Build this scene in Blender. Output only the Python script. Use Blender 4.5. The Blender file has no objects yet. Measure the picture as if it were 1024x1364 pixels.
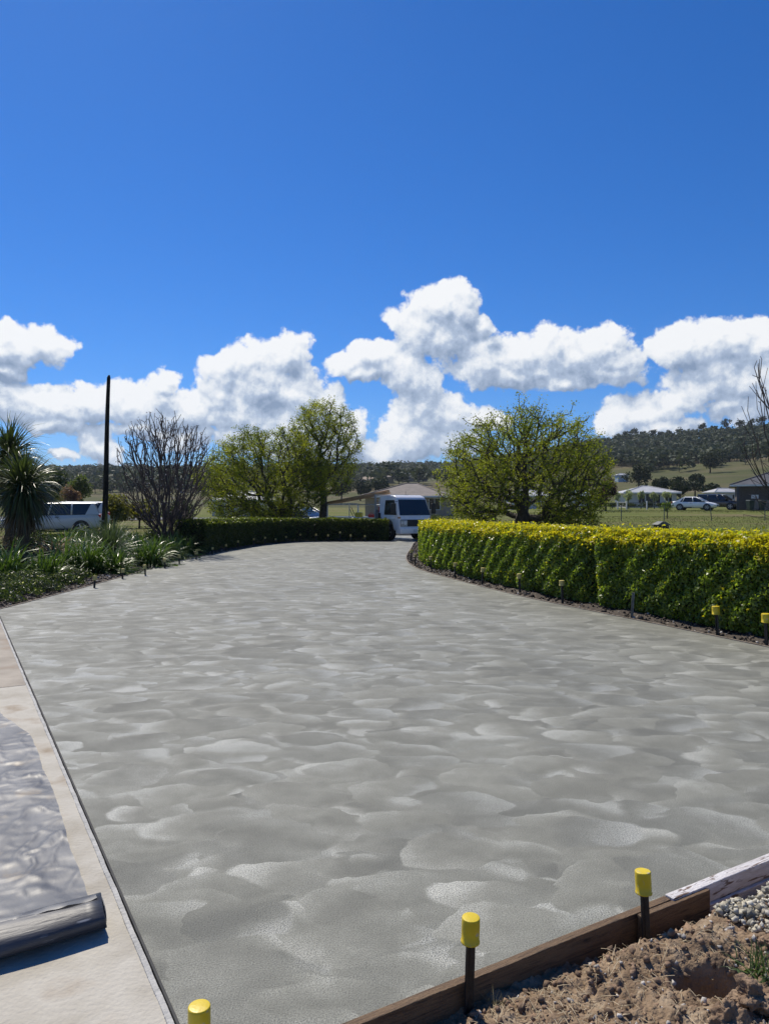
import bpy, bmesh, math, random
import numpy as np
from mathutils import Vector, Matrix, Quaternion
from mathutils import noise as mnoise

scene = bpy.context.scene
COL = scene.collection
R = math.radians
FPX = 985.0            # focal length in pixels of the 1024 px wide photograph
HOR = 672.0            # its horizon row
CAMH = 1.6             # eye height in metres

# ------------------------------------------------------------------ camera
cam_data = bpy.data.cameras.new('camera')
cam_data.sensor_width = 36.0
cam_data.sensor_fit = 'AUTO'
cam_data.lens = 26.0
cam_data.clip_start = 0.05
cam_data.clip_end = 20000
cam = bpy.data.objects.new('camera', cam_data)
COL.objects.link(cam)
cam.location = (0, 0, CAMH)
cam.rotation_euler = (R(90 - 0.58), 0, 0)
scene.camera = cam

# ------------------------------------------------------------------ sun, sky, exposure
SUN_EL, SUN_AZ = R(53), R(-31)          # azimuth from +Y towards +X
SUN = Vector((math.sin(SUN_AZ) * math.cos(SUN_EL), math.cos(SUN_AZ) * math.cos(SUN_EL), math.sin(SUN_EL)))
sl = bpy.data.lights.new('sun', 'SUN')
sl.energy = 5.0
sl.angle = R(0.53)
sl.color = (1.0, 0.925, 0.80)
so = bpy.data.objects.new('sun', sl)
COL.objects.link(so)
so.rotation_euler = (-SUN).to_track_quat('-Z', 'Y').to_euler()

scene.view_settings.view_transform = 'Standard'
scene.view_settings.look = 'None'
scene.view_settings.exposure = 0.0
scene.view_settings.gamma = 1.0
scene.render.engine = 'CYCLES'
scene.cycles.use_denoising = True
scene.cycles.max_bounces = 5
scene.cycles.transparent_max_bounces = 6
scene.cycles.sample_clamp_indirect = 6


def build_world():
    w = bpy.data.worlds.new('World')
    scene.world = w
    w.use_nodes = True
    nt = w.node_tree
    nt.nodes.clear()
    N, L = nt.nodes, nt.links

    # --- cloud field: a function of the view direction only.  One node group per sector of the sky,
    #     so that a ray only evaluates the clouds near its own azimuth.
    CUTS = [-0.62, -0.30, -0.10, 0.08, 0.26, 0.62]

    def field_group(lo, hi, outside):
        g = bpy.data.node_groups.new('cumulus_field', 'ShaderNodeTree')
        g.interface.new_socket('Dir', in_out='INPUT', socket_type='NodeSocketVector')
        g.interface.new_socket('Height', in_out='OUTPUT', socket_type='NodeSocketFloat')
        gn, gl = g.nodes, g.links
        gi, go = gn.new('NodeGroupInput'), gn.new('NodeGroupOutput')

        def m(op, a, b=None, c=None, clamp=False):
            n = gn.new('ShaderNodeMath')
            n.operation = op
            n.use_clamp = clamp
            for k, s in enumerate((a, b, c)):
                if s is None:
                    continue
                if isinstance(s, (int, float)):
                    n.inputs[k].default_value = s
                else:
                    gl.new(s, n.inputs[k])
            return n.outputs[0]

        def vm(op, a, b=None, c=None):
            n = gn.new('ShaderNodeVectorMath')
            n.operation = op
            for k, s in enumerate((a, b, c)):
                if s is None:
                    continue
                if isinstance(s, (tuple, list)):
                    n.inputs[k].default_value = s
                elif isinstance(s, (int, float)):
                    n.inputs[3].default_value = s
                else:
                    gl.new(s, n.inputs[k])
            return n.outputs['Value'] if op in ('LENGTH', 'DOT_PRODUCT', 'DISTANCE') else n.outputs[0]

        def noise(vec, scale, detail, rough=0.55):
            n = gn.new('ShaderNodeTexNoise')
            n.inputs['Scale'].default_value = scale
            n.inputs['Detail'].default_value = detail
            n.inputs['Roughness'].default_value = rough
            gl.new(vec, n.inputs['Vector'])
            return n

        d = vm('NORMALIZE', gi.outputs[0])
        sep = gn.new('ShaderNodeSeparateXYZ')
        gl.new(d, sep.inputs[0])
        az = m('ARCTAN2', sep.outputs[0], sep.outputs[1])
        el = m('ARCSINE', sep.outputs[2])
        A = m('MULTIPLY', az, 9.85)
        E = m('MULTIPLY', el, 9.85)
        cmb = gn.new('ShaderNodeCombineXYZ')
        gl.new(A, cmb.inputs[0])
        gl.new(E, cmb.inputs[1])
        q0 = cmb.outputs[0]
        # domain warp
        w1 = noise(d, 11.0, 2.0)
        off = vm('SUBTRACT', w1.outputs['Color'], (0.5, 0.5, 0.5))
        w2 = noise(d, 38.0, 2.0)
        off2 = vm('SUBTRACT', w2.outputs['Color'], (0.5, 0.5, 0.5))
        q = vm('ADD', q0, vm('MULTIPLY', off, (0.55, 0.35, 0)))
        q = vm('ADD', q, vm('MULTIPLY', off2, (0.26, 0.22, 0)))
        # cloud bodies (position and size in hundreds of photo pixels)
        blobs = [
            (18, 466, 50, 26), (62, 464, 38, 26), (10, 490, 30, 14), 
            (15, 534, 62, 34), (78, 540, 52, 30), (130, 538, 46, 28), (185, 540, 56, 34), (245, 545, 52, 38), (215, 512, 24, 20), (60, 565, 60, 14),
            (128, 588, 26, 34), (75, 606, 22, 10), (150, 606, 22, 20),
            (300, 486, 44, 26), (338, 484, 36, 34), (383, 472, 36, 32), (352, 515, 50, 44), (296, 525, 42, 36), (395, 520, 46, 34), (318, 560, 64, 30),
            (425, 540, 44, 28), (452, 572, 50, 36), (400, 570, 50, 34), (505, 600, 60, 22), (250, 588, 40, 20),
            (582, 412, 46, 36), (612, 416, 30, 28), (556, 440, 42, 38), (590, 452, 52, 36), (500, 474, 44, 26), (462, 488, 32, 20), (530, 500, 46, 34), (560, 520, 38, 34),
            (556, 556, 50, 42), (596, 556, 46, 30), (545, 590, 64, 30), (610, 592, 50, 24), (470, 598, 70, 20), (390, 600, 70, 20), (330, 592, 60, 22), (650, 560, 40, 20), (190, 575, 50, 16), (492, 500, 30, 16),
            (648, 440, 20, 18), (640, 482, 52, 34), (690, 478, 50, 38), (738, 470, 50, 38), (798, 464, 46, 34), (770, 482, 54, 28), (828, 484, 34, 26),
            (820, 500, 44, 20), (755, 506, 40, 15), (690, 500, 60, 18),
            (905, 468, 50, 26), (942, 456, 46, 28), (978, 452, 40, 28), (1020, 462, 42, 30), (955, 494, 60, 34), (1000, 500, 60, 46), (985, 540, 50, 26),
            (850, 552, 58, 28), (895, 542, 42, 26), (815, 556, 34, 24), (870, 572, 60, 14), (925, 520, 36, 24),
            (1075, 480, 50, 50), (1150, 520, 70, 40), (-70, 520, 60, 40), (-150, 480, 50, 40), (-60, 590, 60, 18),
        ]
        acc = None
        for (px, py, rx, ry) in blobs:
            x = (px - 512) / FPX
            a = math.atan(x)
            e = math.atan((HOR - py) / FPX * math.cos(a))
            cx, cy = a * 9.85, e * 9.85
            rx, ry = rx * 0.0093 * math.cos(a), ry * 0.0090
            if cx + 1.5 * rx + 0.5 < lo * 9.85 or cx - 1.5 * rx - 0.5 > hi * 9.85:
                continue
            v = vm('MULTIPLY_ADD', q, (1 / rx, 1 / ry, 0), (-cx / rx, -cy / ry, 0))
            ln = vm('LENGTH', v)
            if acc is None:
                acc = ln
            else:
                n = gn.new('ShaderNodeMath')
                n.operation = 'SMOOTH_MIN'
                gl.new(acc, n.inputs[0])
                gl.new(ln, n.inputs[1])
                n.inputs[2].default_value = 0.22
                acc = n.outputs[0]
        body = m('MAXIMUM', m('SUBTRACT', 1.0, acc), -1.2) if acc is not None else m('ADD', -1.2, 0.0)
        if outside:
            # the rest of the sky: the same belt of cumulus all the way round
            belt = noise(d, 5.5, 3.0)
            eb = m('SUBTRACT', E, 1.35)
            eb = m('ABSOLUTE', eb)
            ho = m('MULTIPLY', m('SUBTRACT', belt.outputs[0], 0.47), 5.0)
            ho = m('SUBTRACT', ho, m('MULTIPLY', m('MULTIPLY', eb, eb), 0.55))
            side = gn.new('ShaderNodeMapRange')
            gl.new(m('ABSOLUTE', az), side.inputs[0])
            side.inputs[1].default_value = 0.62
            side.inputs[2].default_value = 0.75
            side.inputs[3].default_value = -1.5
            side.inputs[4].default_value = 0.0
            ho = m('ADD', ho, side.outputs[0])
            body = m('MAXIMUM', body, ho)
        # cauliflower billows + fine fibres
        vor = gn.new('ShaderNodeTexVoronoi')
        vor.feature = 'F1'
        vor.normalize = True
        vor.inputs['Scale'].default_value = 36.0
        vor.inputs['Detail'].default_value = 2.0
        vor.inputs['Roughness'].default_value = 0.55
        vor.inputs['Lacunarity'].default_value = 2.2
        wd = vm('ADD', d, vm('MULTIPLY', off2, (0.02, 0.02, 0.02)))
        gl.new(wd, vor.inputs['Vector'])
        puff = m('SUBTRACT', 0.40, vor.outputs['Distance'])
        fb = noise(d, 30.0, 6.0, 0.64)
        fbm = m('SUBTRACT', fb.outputs[0], 0.5)
        h = m('ADD', body, m('MULTIPLY', puff, 0.9))
        h = m('ADD', h, m('MULTIPLY', fbm, 1.45))
        gl.new(h, go.inputs[0])
        return g

    # --- assemble
    def nm(op, a, b=None, clamp=False):
        n = N.new('ShaderNodeMath')
        n.operation = op
        n.use_clamp = clamp
        for k, s in enumerate((a, b)):
            if s is None:
                continue
            if isinstance(s, (int, float)):
                n.inputs[k].default_value = s
            else:
                L.new(s, n.inputs[k])
        return n.outputs[0]

    tc = N.new('ShaderNodeTexCoord')

    sky = N.new('ShaderNodeTexSky')
    sky.sky_type = 'NISHITA'
    sky.sun_disc = False
    sky.sun_elevation = SUN_EL
    sky.sun_rotation = SUN_AZ
    sky.altitude = 600
    sky.air_density = 1.0
    sky.dust_density = 0.3
    sky.ozone_density = 3.0
    hs = N.new('ShaderNodeHueSaturation')
    hs.inputs['Saturation'].default_value = 1.12
    hs.inputs['Value'].default_value = 1.0
    tint = N.new('ShaderNodeMix')
    tint.data_type = 'RGBA'
    tint.blend_type = 'MULTIPLY'
    tint.inputs[0].default_value = 1.0
    tint.inputs[7].default_value = (0.56, 0.84, 1.30, 1)     # the phone's blue
    L.new(sky.outputs[0], tint.inputs[6])
    L.new(tint.outputs[2], hs.inputs['Color'])

    def clear_sky():       # one closure per branch, else no branch can be skipped
        b1 = N.new('ShaderNodeBackground')
        b1.inputs['Strength'].default_value = 0.085 + 1e-6 * len(N)      # (identical nodes would be merged)
        L.new(hs.outputs[0], b1.inputs['Color'])
        return b1.outputs[0]

    def cloud_branch(g):
        def field(shift):
            gnode = N.new('ShaderNodeGroup')
            gnode.node_tree = g
            if shift:
                a = N.new('ShaderNodeVectorMath')
                a.operation = 'ADD'
                L.new(tc.outputs['Generated'], a.inputs[0])
                a.inputs[1].default_value = tuple(SUN * shift)
                L.new(a.outputs[0], gnode.inputs[0])
            else:
                L.new(tc.outputs['Generated'], gnode.inputs[0])
            return gnode.outputs[0]
        h0, h1, h2 = field(0), field(0.010), field(0.042)
        mr = N.new('ShaderNodeMapRange')
        mr.interpolation_type = 'SMOOTHSTEP'
        L.new(h0, mr.inputs[0])
        mr.inputs[1].default_value = -0.04
        mr.inputs[2].default_value = 0.24
        alpha = mr.outputs[0]
        # optical depth towards the sun: less cloud sunward = brighter
        d1 = nm('SUBTRACT', h0, h1)
        d2 = nm('SUBTRACT', h0, h2)
        lit = nm('ADD', nm('MULTIPLY', d1, 0.46), nm('MULTIPLY', d2, 0.50))
        lit = nm('ADD', lit, 0.53)
        thick = N.new('ShaderNodeMapRange')
        L.new(h0, thick.inputs[0])
        thick.inputs[1].default_value = 0.1
        thick.inputs[2].default_value = 1.3
        thick.inputs[3].default_value = 0.10
        thick.inputs[4].default_value = -0.16
        lit = nm('ADD', lit, thick.outputs[0], clamp=True)
        ramp = N.new('ShaderNodeValToRGB')
        L.new(lit, ramp.inputs[0])
        cr = ramp.color_ramp
        cr.elements[0].position = 0.12
        cr.elements[0].color = (0.235, 0.315, 0.46, 1)
        cr.elements[1].position = 0.92
        cr.elements[1].color = (0.96, 0.97, 0.98, 1)
        e = cr.elements.new(0.45)
        e.color = (0.44, 0.53, 0.68, 1)
        e = cr.elements.new(0.68)
        e.color = (0.75, 0.80, 0.87, 1)
        b2 = N.new('ShaderNodeBackground')
        b2.inputs['Strength'].default_value = 1.0
        L.new(ramp.outputs[0], b2.inputs['Color'])
        mix = N.new('ShaderNodeMixShader')
        L.new(nm('MULTIPLY', alpha, 0.97), mix.inputs[0])
        L.new(clear_sky(), mix.inputs[1])
        L.new(b2.outputs[0], mix.inputs[2])
        return mix.outputs[0]

    sp = N.new('ShaderNodeSeparateXYZ')
    L.new(tc.outputs['Generated'], sp.inputs[0])
    azw = nm('ARCTAN2', sp.outputs[0], sp.outputs[1])
    shader = cloud_branch(field_group(9, 9, True))
    for lo, hi in zip(CUTS[:-1], CUTS[1:]):
        br = cloud_branch(field_group(lo, hi, False))
        inside = nm('MULTIPLY', nm('GREATER_THAN', azw, lo), nm('LESS_THAN', azw, hi))
        ms = N.new('ShaderNodeMixShader')
        L.new(inside, ms.inputs[0])
        L.new(shader, ms.inputs[1])
        L.new(br, ms.inputs[2])
        shader = ms.outputs[0]
    # cumulus only live in a belt between the horizon and about 22 degrees
    inb = nm('MULTIPLY', nm('GREATER_THAN', sp.outputs[2], -0.02), nm('LESS_THAN', sp.outputs[2], 0.37))
    mix2 = N.new('ShaderNodeMixShader')
    L.new(inb, mix2.inputs[0])
    L.new(clear_sky(), mix2.inputs[1])
    L.new(shader, mix2.inputs[2])
    out = N.new('ShaderNodeOutputWorld')
    L.new(mix2.outputs[0], out.inputs['Surface'])
    w.cycles.sampling_method = 'MANUAL'
    w.cycles.sample_map_resolution = 512


build_world()

# ------------------------------------------------------------------ helpers
def P(px, py, d):
    """World point seen at photo pixel (px, py) at distance d along +Y."""
    return Vector(((px - 512) / FPX * d, d, CAMH - (py - HOR) / FPX * d))


def tag(o, label=None, cat=None, group=None, kind=None):
    if label:
        o['label'] = label
    if cat:
        o['category'] = cat
    if group:
        o['group'] = group
    if kind:
        o['kind'] = kind
    return o


def empty(name, loc=(0, 0, 0), rz=0.0, label=None, cat=None, group=None):
    o = bpy.data.objects.new(name, None)
    o.empty_display_size = 0.2
    COL.objects.link(o)
    o.location = loc
    o.rotation_euler = (0, 0, rz)
    return tag(o, label, cat, group)


def copy_tree(o, parent=None):
    c = o.copy()
    COL.objects.link(c)
    c.parent = parent
    for ch in list(o.children):
        copy_tree(ch, c)
    return c


class MB:
    """Collects simple shapes; build() links them as one mesh object."""

    def __init__(self):
        self.v, self.f = [], []

    def add(self, vs, fs):
        b = len(self.v)
        self.v += [tuple(p) for p in vs]
        self.f += [tuple(i + b for i in f) for f in fs]
        return self

    def box(self, x0, x1, y0, y1, z0, z1, M=None):
        vs = [Vector(p) for p in ((x0, y0, z0), (x1, y0, z0), (x1, y1, z0), (x0, y1, z0), (x0, y0, z1), (x1, y0, z1), (x1, y1, z1), (x0, y1, z1))]
        if M is not None:
            vs = [M @ p for p in vs]
        return self.add(vs, [(0, 3, 2, 1), (4, 5, 6, 7), (0, 1, 5, 4), (1, 2, 6, 5), (2, 3, 7, 6), (3, 0, 4, 7)])

    def hexa(self, bottom, top):
        return self.add(list(bottom) + list(top), [(0, 3, 2, 1), (4, 5, 6, 7), (0, 1, 5, 4), (1, 2, 6, 5), (2, 3, 7, 6), (3, 0, 4, 7)])

    def extrude_y(self, prof, y0, y1):
        """closed (x, z) outline, counter-clockwise seen from -Y"""
        n = len(prof)
        vs = [(x, y0, z) for x, z in prof] + [(x, y1, z) for x, z in prof]
        fs = [tuple(range(n)), tuple(range(2 * n - 1, n - 1, -1))]
        fs += [((i + 1) % n, i, i + n, (i + 1) % n + n) for i in range(n)]
        return self.add(vs, fs)

    def prism(self, poly, z0, z1):
        n = len(poly)
        vs = [(x, y, z0) for x, y in poly] + [(x, y, z1) for x, y in poly]
        fs = [tuple(range(n - 1, -1, -1)), tuple(range(n, 2 * n))]
        fs += [(i, (i + 1) % n, (i + 1) % n + n, i + n) for i in range(n)]
        return self.add(vs, fs)

    def tube(self, pts, rad, n=6, cap=True):
        pts = [Vector(p) for p in pts]
        if isinstance(rad, (int, float)):
            rad = [rad] * len(pts)
        b = len(self.v)
        ref = None
        for i, p in enumerate(pts):
            t = (pts[min(i + 1, len(pts) - 1)] - pts[max(i - 1, 0)])
            t = t.normalized() if t.length > 1e-9 else Vector((0, 0, 1))
            if ref is None:
                ref = t.orthogonal().normalized()
            u = ref - t * ref.dot(t)
            u = u.normalized() if u.length > 1e-6 else t.orthogonal().normalized()
            ref = u
            w = t.cross(u)
            for k in range(n):
                a = 2 * math.pi * k / n
                self.v.append(tuple(p + (u * math.cos(a) + w * math.sin(a)) * rad[i]))
        for i in range(len(pts) - 1):
            for k in range(n):
                k2 = (k + 1) % n
                self.f.append((b + i * n + k, b + i * n + k2, b + (i + 1) * n + k2, b + (i + 1) * n + k))
        if cap:
            self.f.append(tuple(b + k for k in range(n - 1, -1, -1)))
            e = b + (len(pts) - 1) * n
            self.f.append(tuple(e + k for k in range(n)))
        return self

    def lathe(self, prof, n=16, M=None):
        """(r, z) profile turned about Z"""
        b = len(self.v)
        for r, z in prof:
            for k in range(n):
                a = 2 * math.pi * k / n
                p = Vector((r * math.cos(a), r * math.sin(a), z))
                self.v.append(tuple(M @ p if M is not None else p))
        for i in range(len(prof) - 1):
            for k in range(n):
                k2 = (k + 1) % n
                self.f.append((b + i * n + k, b + i * n + k2, b + (i + 1) * n + k2, b + (i + 1) * n + k))
        self.f.append(tuple(b + k for k in range(n - 1, -1, -1)))
        e = b + (len(prof) - 1) * n
        self.f.append(tuple(e + k for k in range(n)))
        return self

    def build(self, name, m, parent=None, smooth=False, bevel=0.0, seg=2):
        me = bpy.data.meshes.new(name)
        me.from_pydata(self.v, [], self.f)
        me.materials.append(m)
        if smooth:
            me.polygons.foreach_set('use_smooth', [True] * len(me.polygons))
        me.update()
        o = bpy.data.objects.new(name, me)
        COL.objects.link(o)
        o.parent = parent
        if bevel:
            bv = o.modifiers.new('bevel', 'BEVEL')
            bv.width = bevel
            bv.segments = seg
            bv.limit_method = 'ANGLE'
            bv.angle_limit = R(35)
            me.polygons.foreach_set('use_smooth', [True] * len(me.polygons))
            wn = o.modifiers.new('normals', 'WEIGHTED_NORMAL')
            wn.keep_sharp = True
        return o


def quad_mesh(name, V, Q, m, parent=None, col=None, smooth=False):
    """large quad mesh from numpy arrays; col = one colour per face"""
    V = np.ascontiguousarray(V, dtype=np.float32)
    Q = np.ascontiguousarray(Q, dtype=np.int32)
    me = bpy.data.meshes.new(name)
    me.vertices.add(len(V))
    me.vertices.foreach_set('co', V.ravel())
    me.loops.add(Q.size)
    me.loops.foreach_set('vertex_index', Q.ravel())
    me.polygons.add(len(Q))
    me.polygons.foreach_set('loop_start', np.arange(0, Q.size, Q.shape[1], dtype=np.int32))
    if smooth:
        me.polygons.foreach_set('use_smooth', np.ones(len(Q), dtype=bool))
    me.update(calc_edges=True)
    if col is not None:
        at = me.color_attributes.new('Col', 'FLOAT_COLOR', 'CORNER')
        c = np.ones((len(Q), Q.shape[1], 4), dtype=np.float32)
        c[:, :, :3] = col[:, None, :]
        at.data.foreach_set('color', c.ravel())
    me.materials.append(m)
    me.validate()
    o = bpy.data.objects.new(name, me)
    COL.objects.link(o)
    o.parent = parent
    return o


def unit(a):
    return a / np.maximum(np.linalg.norm(a, axis=-1, keepdims=True), 1e-9)


def leaf_quads(C, size, rng, aspect=0.5, normal=None, fold=0.12, spread=0.8, tipdir=None):
    """one folded rhombic leaf at each centre"""
    n = len(C)
    size = np.broadcast_to(size, (n,))[:, None]
    nr = rng.normal(size=(n, 3))
    if normal is not None:
        nr = unit(normal) + nr * spread
    nr = unit(nr)
    dr = rng.normal(size=(n, 3))
    if tipdir is not None:
        dr = dr * 0.6 + tipdir
    dr = unit(dr - nr * (dr * nr).sum(1, keepdims=True))
    w = np.cross(nr, dr)
    b = C - dr * size * 0.5
    t = C + dr * size * 0.5
    l = C + w * size * aspect * 0.5 + nr * size * fold - dr * size * 0.08
    r = C - w * size * aspect * 0.5 + nr * size * fold - dr * size * 0.08
    V = np.stack([b, l, t, r], 1).reshape(-1, 3)
    Q = np.arange(4 * n).reshape(n, 4)
    return V, Q


def merge(parts):
    V, Q, K, b = [], [], [], 0
    for v, q, c in parts:
        V.append(v)
        Q.append(q + b)
        K.append(c)
        b += len(v)
    return np.concatenate(V), np.concatenate(Q), np.concatenate(K)


def fbm(x, y, z=0.0, oct=4, s=1.0):
    return mnoise.fractal((x * s, y * s, z * s), 0.9, 2.0, oct)


def smooth(a, b, x):
    t = np.clip((x - a) / (b - a), 0, 1)
    return t * t * (3 - 2 * t)


ORD = ['first', 'second', 'third', 'fourth', 'fifth', 'sixth', 'seventh', 'eighth', 'ninth', 'tenth', 'eleventh', 'twelfth', 'thirteenth']


# ------------------------------------------------------------------ materials
def nodes_of(name):
    m = bpy.data.materials.new(name)
    m.use_nodes = True
    nt = m.node_tree
    return m, nt, nt.nodes['Principled BSDF']


def mat(name, c1, c2=None, rough=0.7, scale=6.0, detail=5.0, bump=0.0, bscale=None, metal=0.0, spec=0.5, coat=0.0, stretch=None, coord='Object', wear=None):
    """Principled with colour drifting between c1 and c2, and a fine relief"""
    m, nt, b = nodes_of(name)
    N, L = nt.nodes, nt.links
    b.inputs['Metallic'].default_value = metal
    b.inputs['Specular IOR Level'].default_value = spec
    b.inputs['Coat Weight'].default_value = coat
    b.inputs['Coat Roughness'].default_value = 0.05
    c2 = c2 or tuple(min(1, v * 1.25) for v in c1)
    tc = N.new('ShaderNodeTexCoord')
    vec = tc.outputs[coord]
    if stretch:
        mp = N.new('ShaderNodeMapping')
        mp.inputs['Scale'].default_value = stretch
        L.new(vec, mp.inputs[0])
        vec = mp.outputs[0]
    nz = N.new('ShaderNodeTexNoise')
    nz.inputs['Scale'].default_value = scale
    nz.inputs['Detail'].default_value = detail
    nz.inputs['Roughness'].default_value = 0.6
    L.new(vec, nz.inputs['Vector'])
    rp = N.new('ShaderNodeValToRGB')
    rp.color_ramp.elements[0].position = 0.32
    rp.color_ramp.elements[1].position = 0.68
    rp.color_ramp.elements[0].color = (*c1, 1)
    rp.color_ramp.elements[1].color = (*c2, 1)
    L.new(nz.outputs[0], rp.inputs[0])
    colr = rp.outputs[0]
    if wear:
        wc, wscale, lo, hi = wear
        n2 = N.new('ShaderNodeTexNoise')
        n2.inputs['Scale'].default_value = wscale
        n2.inputs['Detail'].default_value = 6.0
        L.new(vec, n2.inputs['Vector'])
        r2 = N.new('ShaderNodeMapRange')
        r2.inputs[1].default_value = lo
        r2.inputs[2].default_value = hi
        L.new(n2.outputs[0], r2.inputs[0])
        mx = N.new('ShaderNodeMix')
        mx.data_type = 'RGBA'
        L.new(r2.outputs[0], mx.inputs[0])
        L.new(colr, mx.inputs[6])
        mx.inputs[7].default_value = (*wc, 1)
        colr = mx.outputs[2]
    L.new(colr, b.inputs['Base Color'])
    rr = N.new('ShaderNodeMapRange')
    rr.inputs[3].default_value = max(0.02, rough - 0.1)
    rr.inputs[4].default_value = min(1, rough + 0.1)
    L.new(nz.outputs[0], rr.inputs[0])
    L.new(rr.outputs[0], b.inputs['Roughness'])
    if bump:
        n3 = N.new('ShaderNodeTexNoise')
        n3.inputs['Scale'].default_value = bscale or scale * 6
        n3.inputs['Detail'].default_value = 6.0
        L.new(vec, n3.inputs['Vector'])
        bp = N.new('ShaderNodeBump')
        bp.inputs['Strength'].default_value = min(1, bump)
        bp.inputs['Distance'].default_value = 0.01 * max(1, bump)
        L.new(n3.outputs[0], bp.inputs['Height'])
        L.new(bp.outputs[0], b.inputs['Normal'])
    return m


def leaf_mat(name, rough=0.45, trans=0.35, spec=0.4, tint=(1.25, 1.35, 0.55)):
    m, nt, b = nodes_of(name)
    N, L = nt.nodes, nt.links
    at = N.new('ShaderNodeAttribute')
    at.attribute_name = 'Col'
    L.new(at.outputs['Color'], b.inputs['Base Color'])
    b.inputs['Roughness'].default_value = rough
    b.inputs['Specular IOR Level'].default_value = spec
    tr = N.new('ShaderNodeBsdfTranslucent')
    mu = N.new('ShaderNodeMix')
    mu.data_type = 'RGBA'
    mu.blend_type = 'MULTIPLY'
    mu.inputs[0].default_value = 1.0
    mu.inputs[7].default_value = (*tint, 1)
    L.new(at.outputs['Color'], mu.inputs[6])
    L.new(mu.outputs[2], tr.inputs['Color'])
    ms = N.new('ShaderNodeMixShader')
    ms.inputs[0].default_value = trans
    L.new(b.outputs[0], ms.inputs[1])
    L.new(tr.outputs[0], ms.inputs[2])
    L.new(ms.outputs[0], nt.nodes['Material Output'].inputs['Surface'])
    return m


def glass_mat(name, c=(0.02, 0.025, 0.03), rough=0.04):
    m, nt, b = nodes_of(name)
    b.inputs['Base Color'].default_value = (*c, 1)
    b.inputs['Roughness'].default_value = rough
    b.inputs['Specular IOR Level'].default_value = 0.7
    nz = nt.nodes.new('ShaderNodeTexNoise')
    nz.inputs['Scale'].default_value = 2.0
    bp = nt.nodes.new('ShaderNodeBump')
    bp.inputs['Strength'].default_value = 0.03
    nt.links.new(nz.outputs[0], bp.inputs['Height'])
    nt.links.new(bp.outputs[0], b.inputs['Normal'])
    return m


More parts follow.
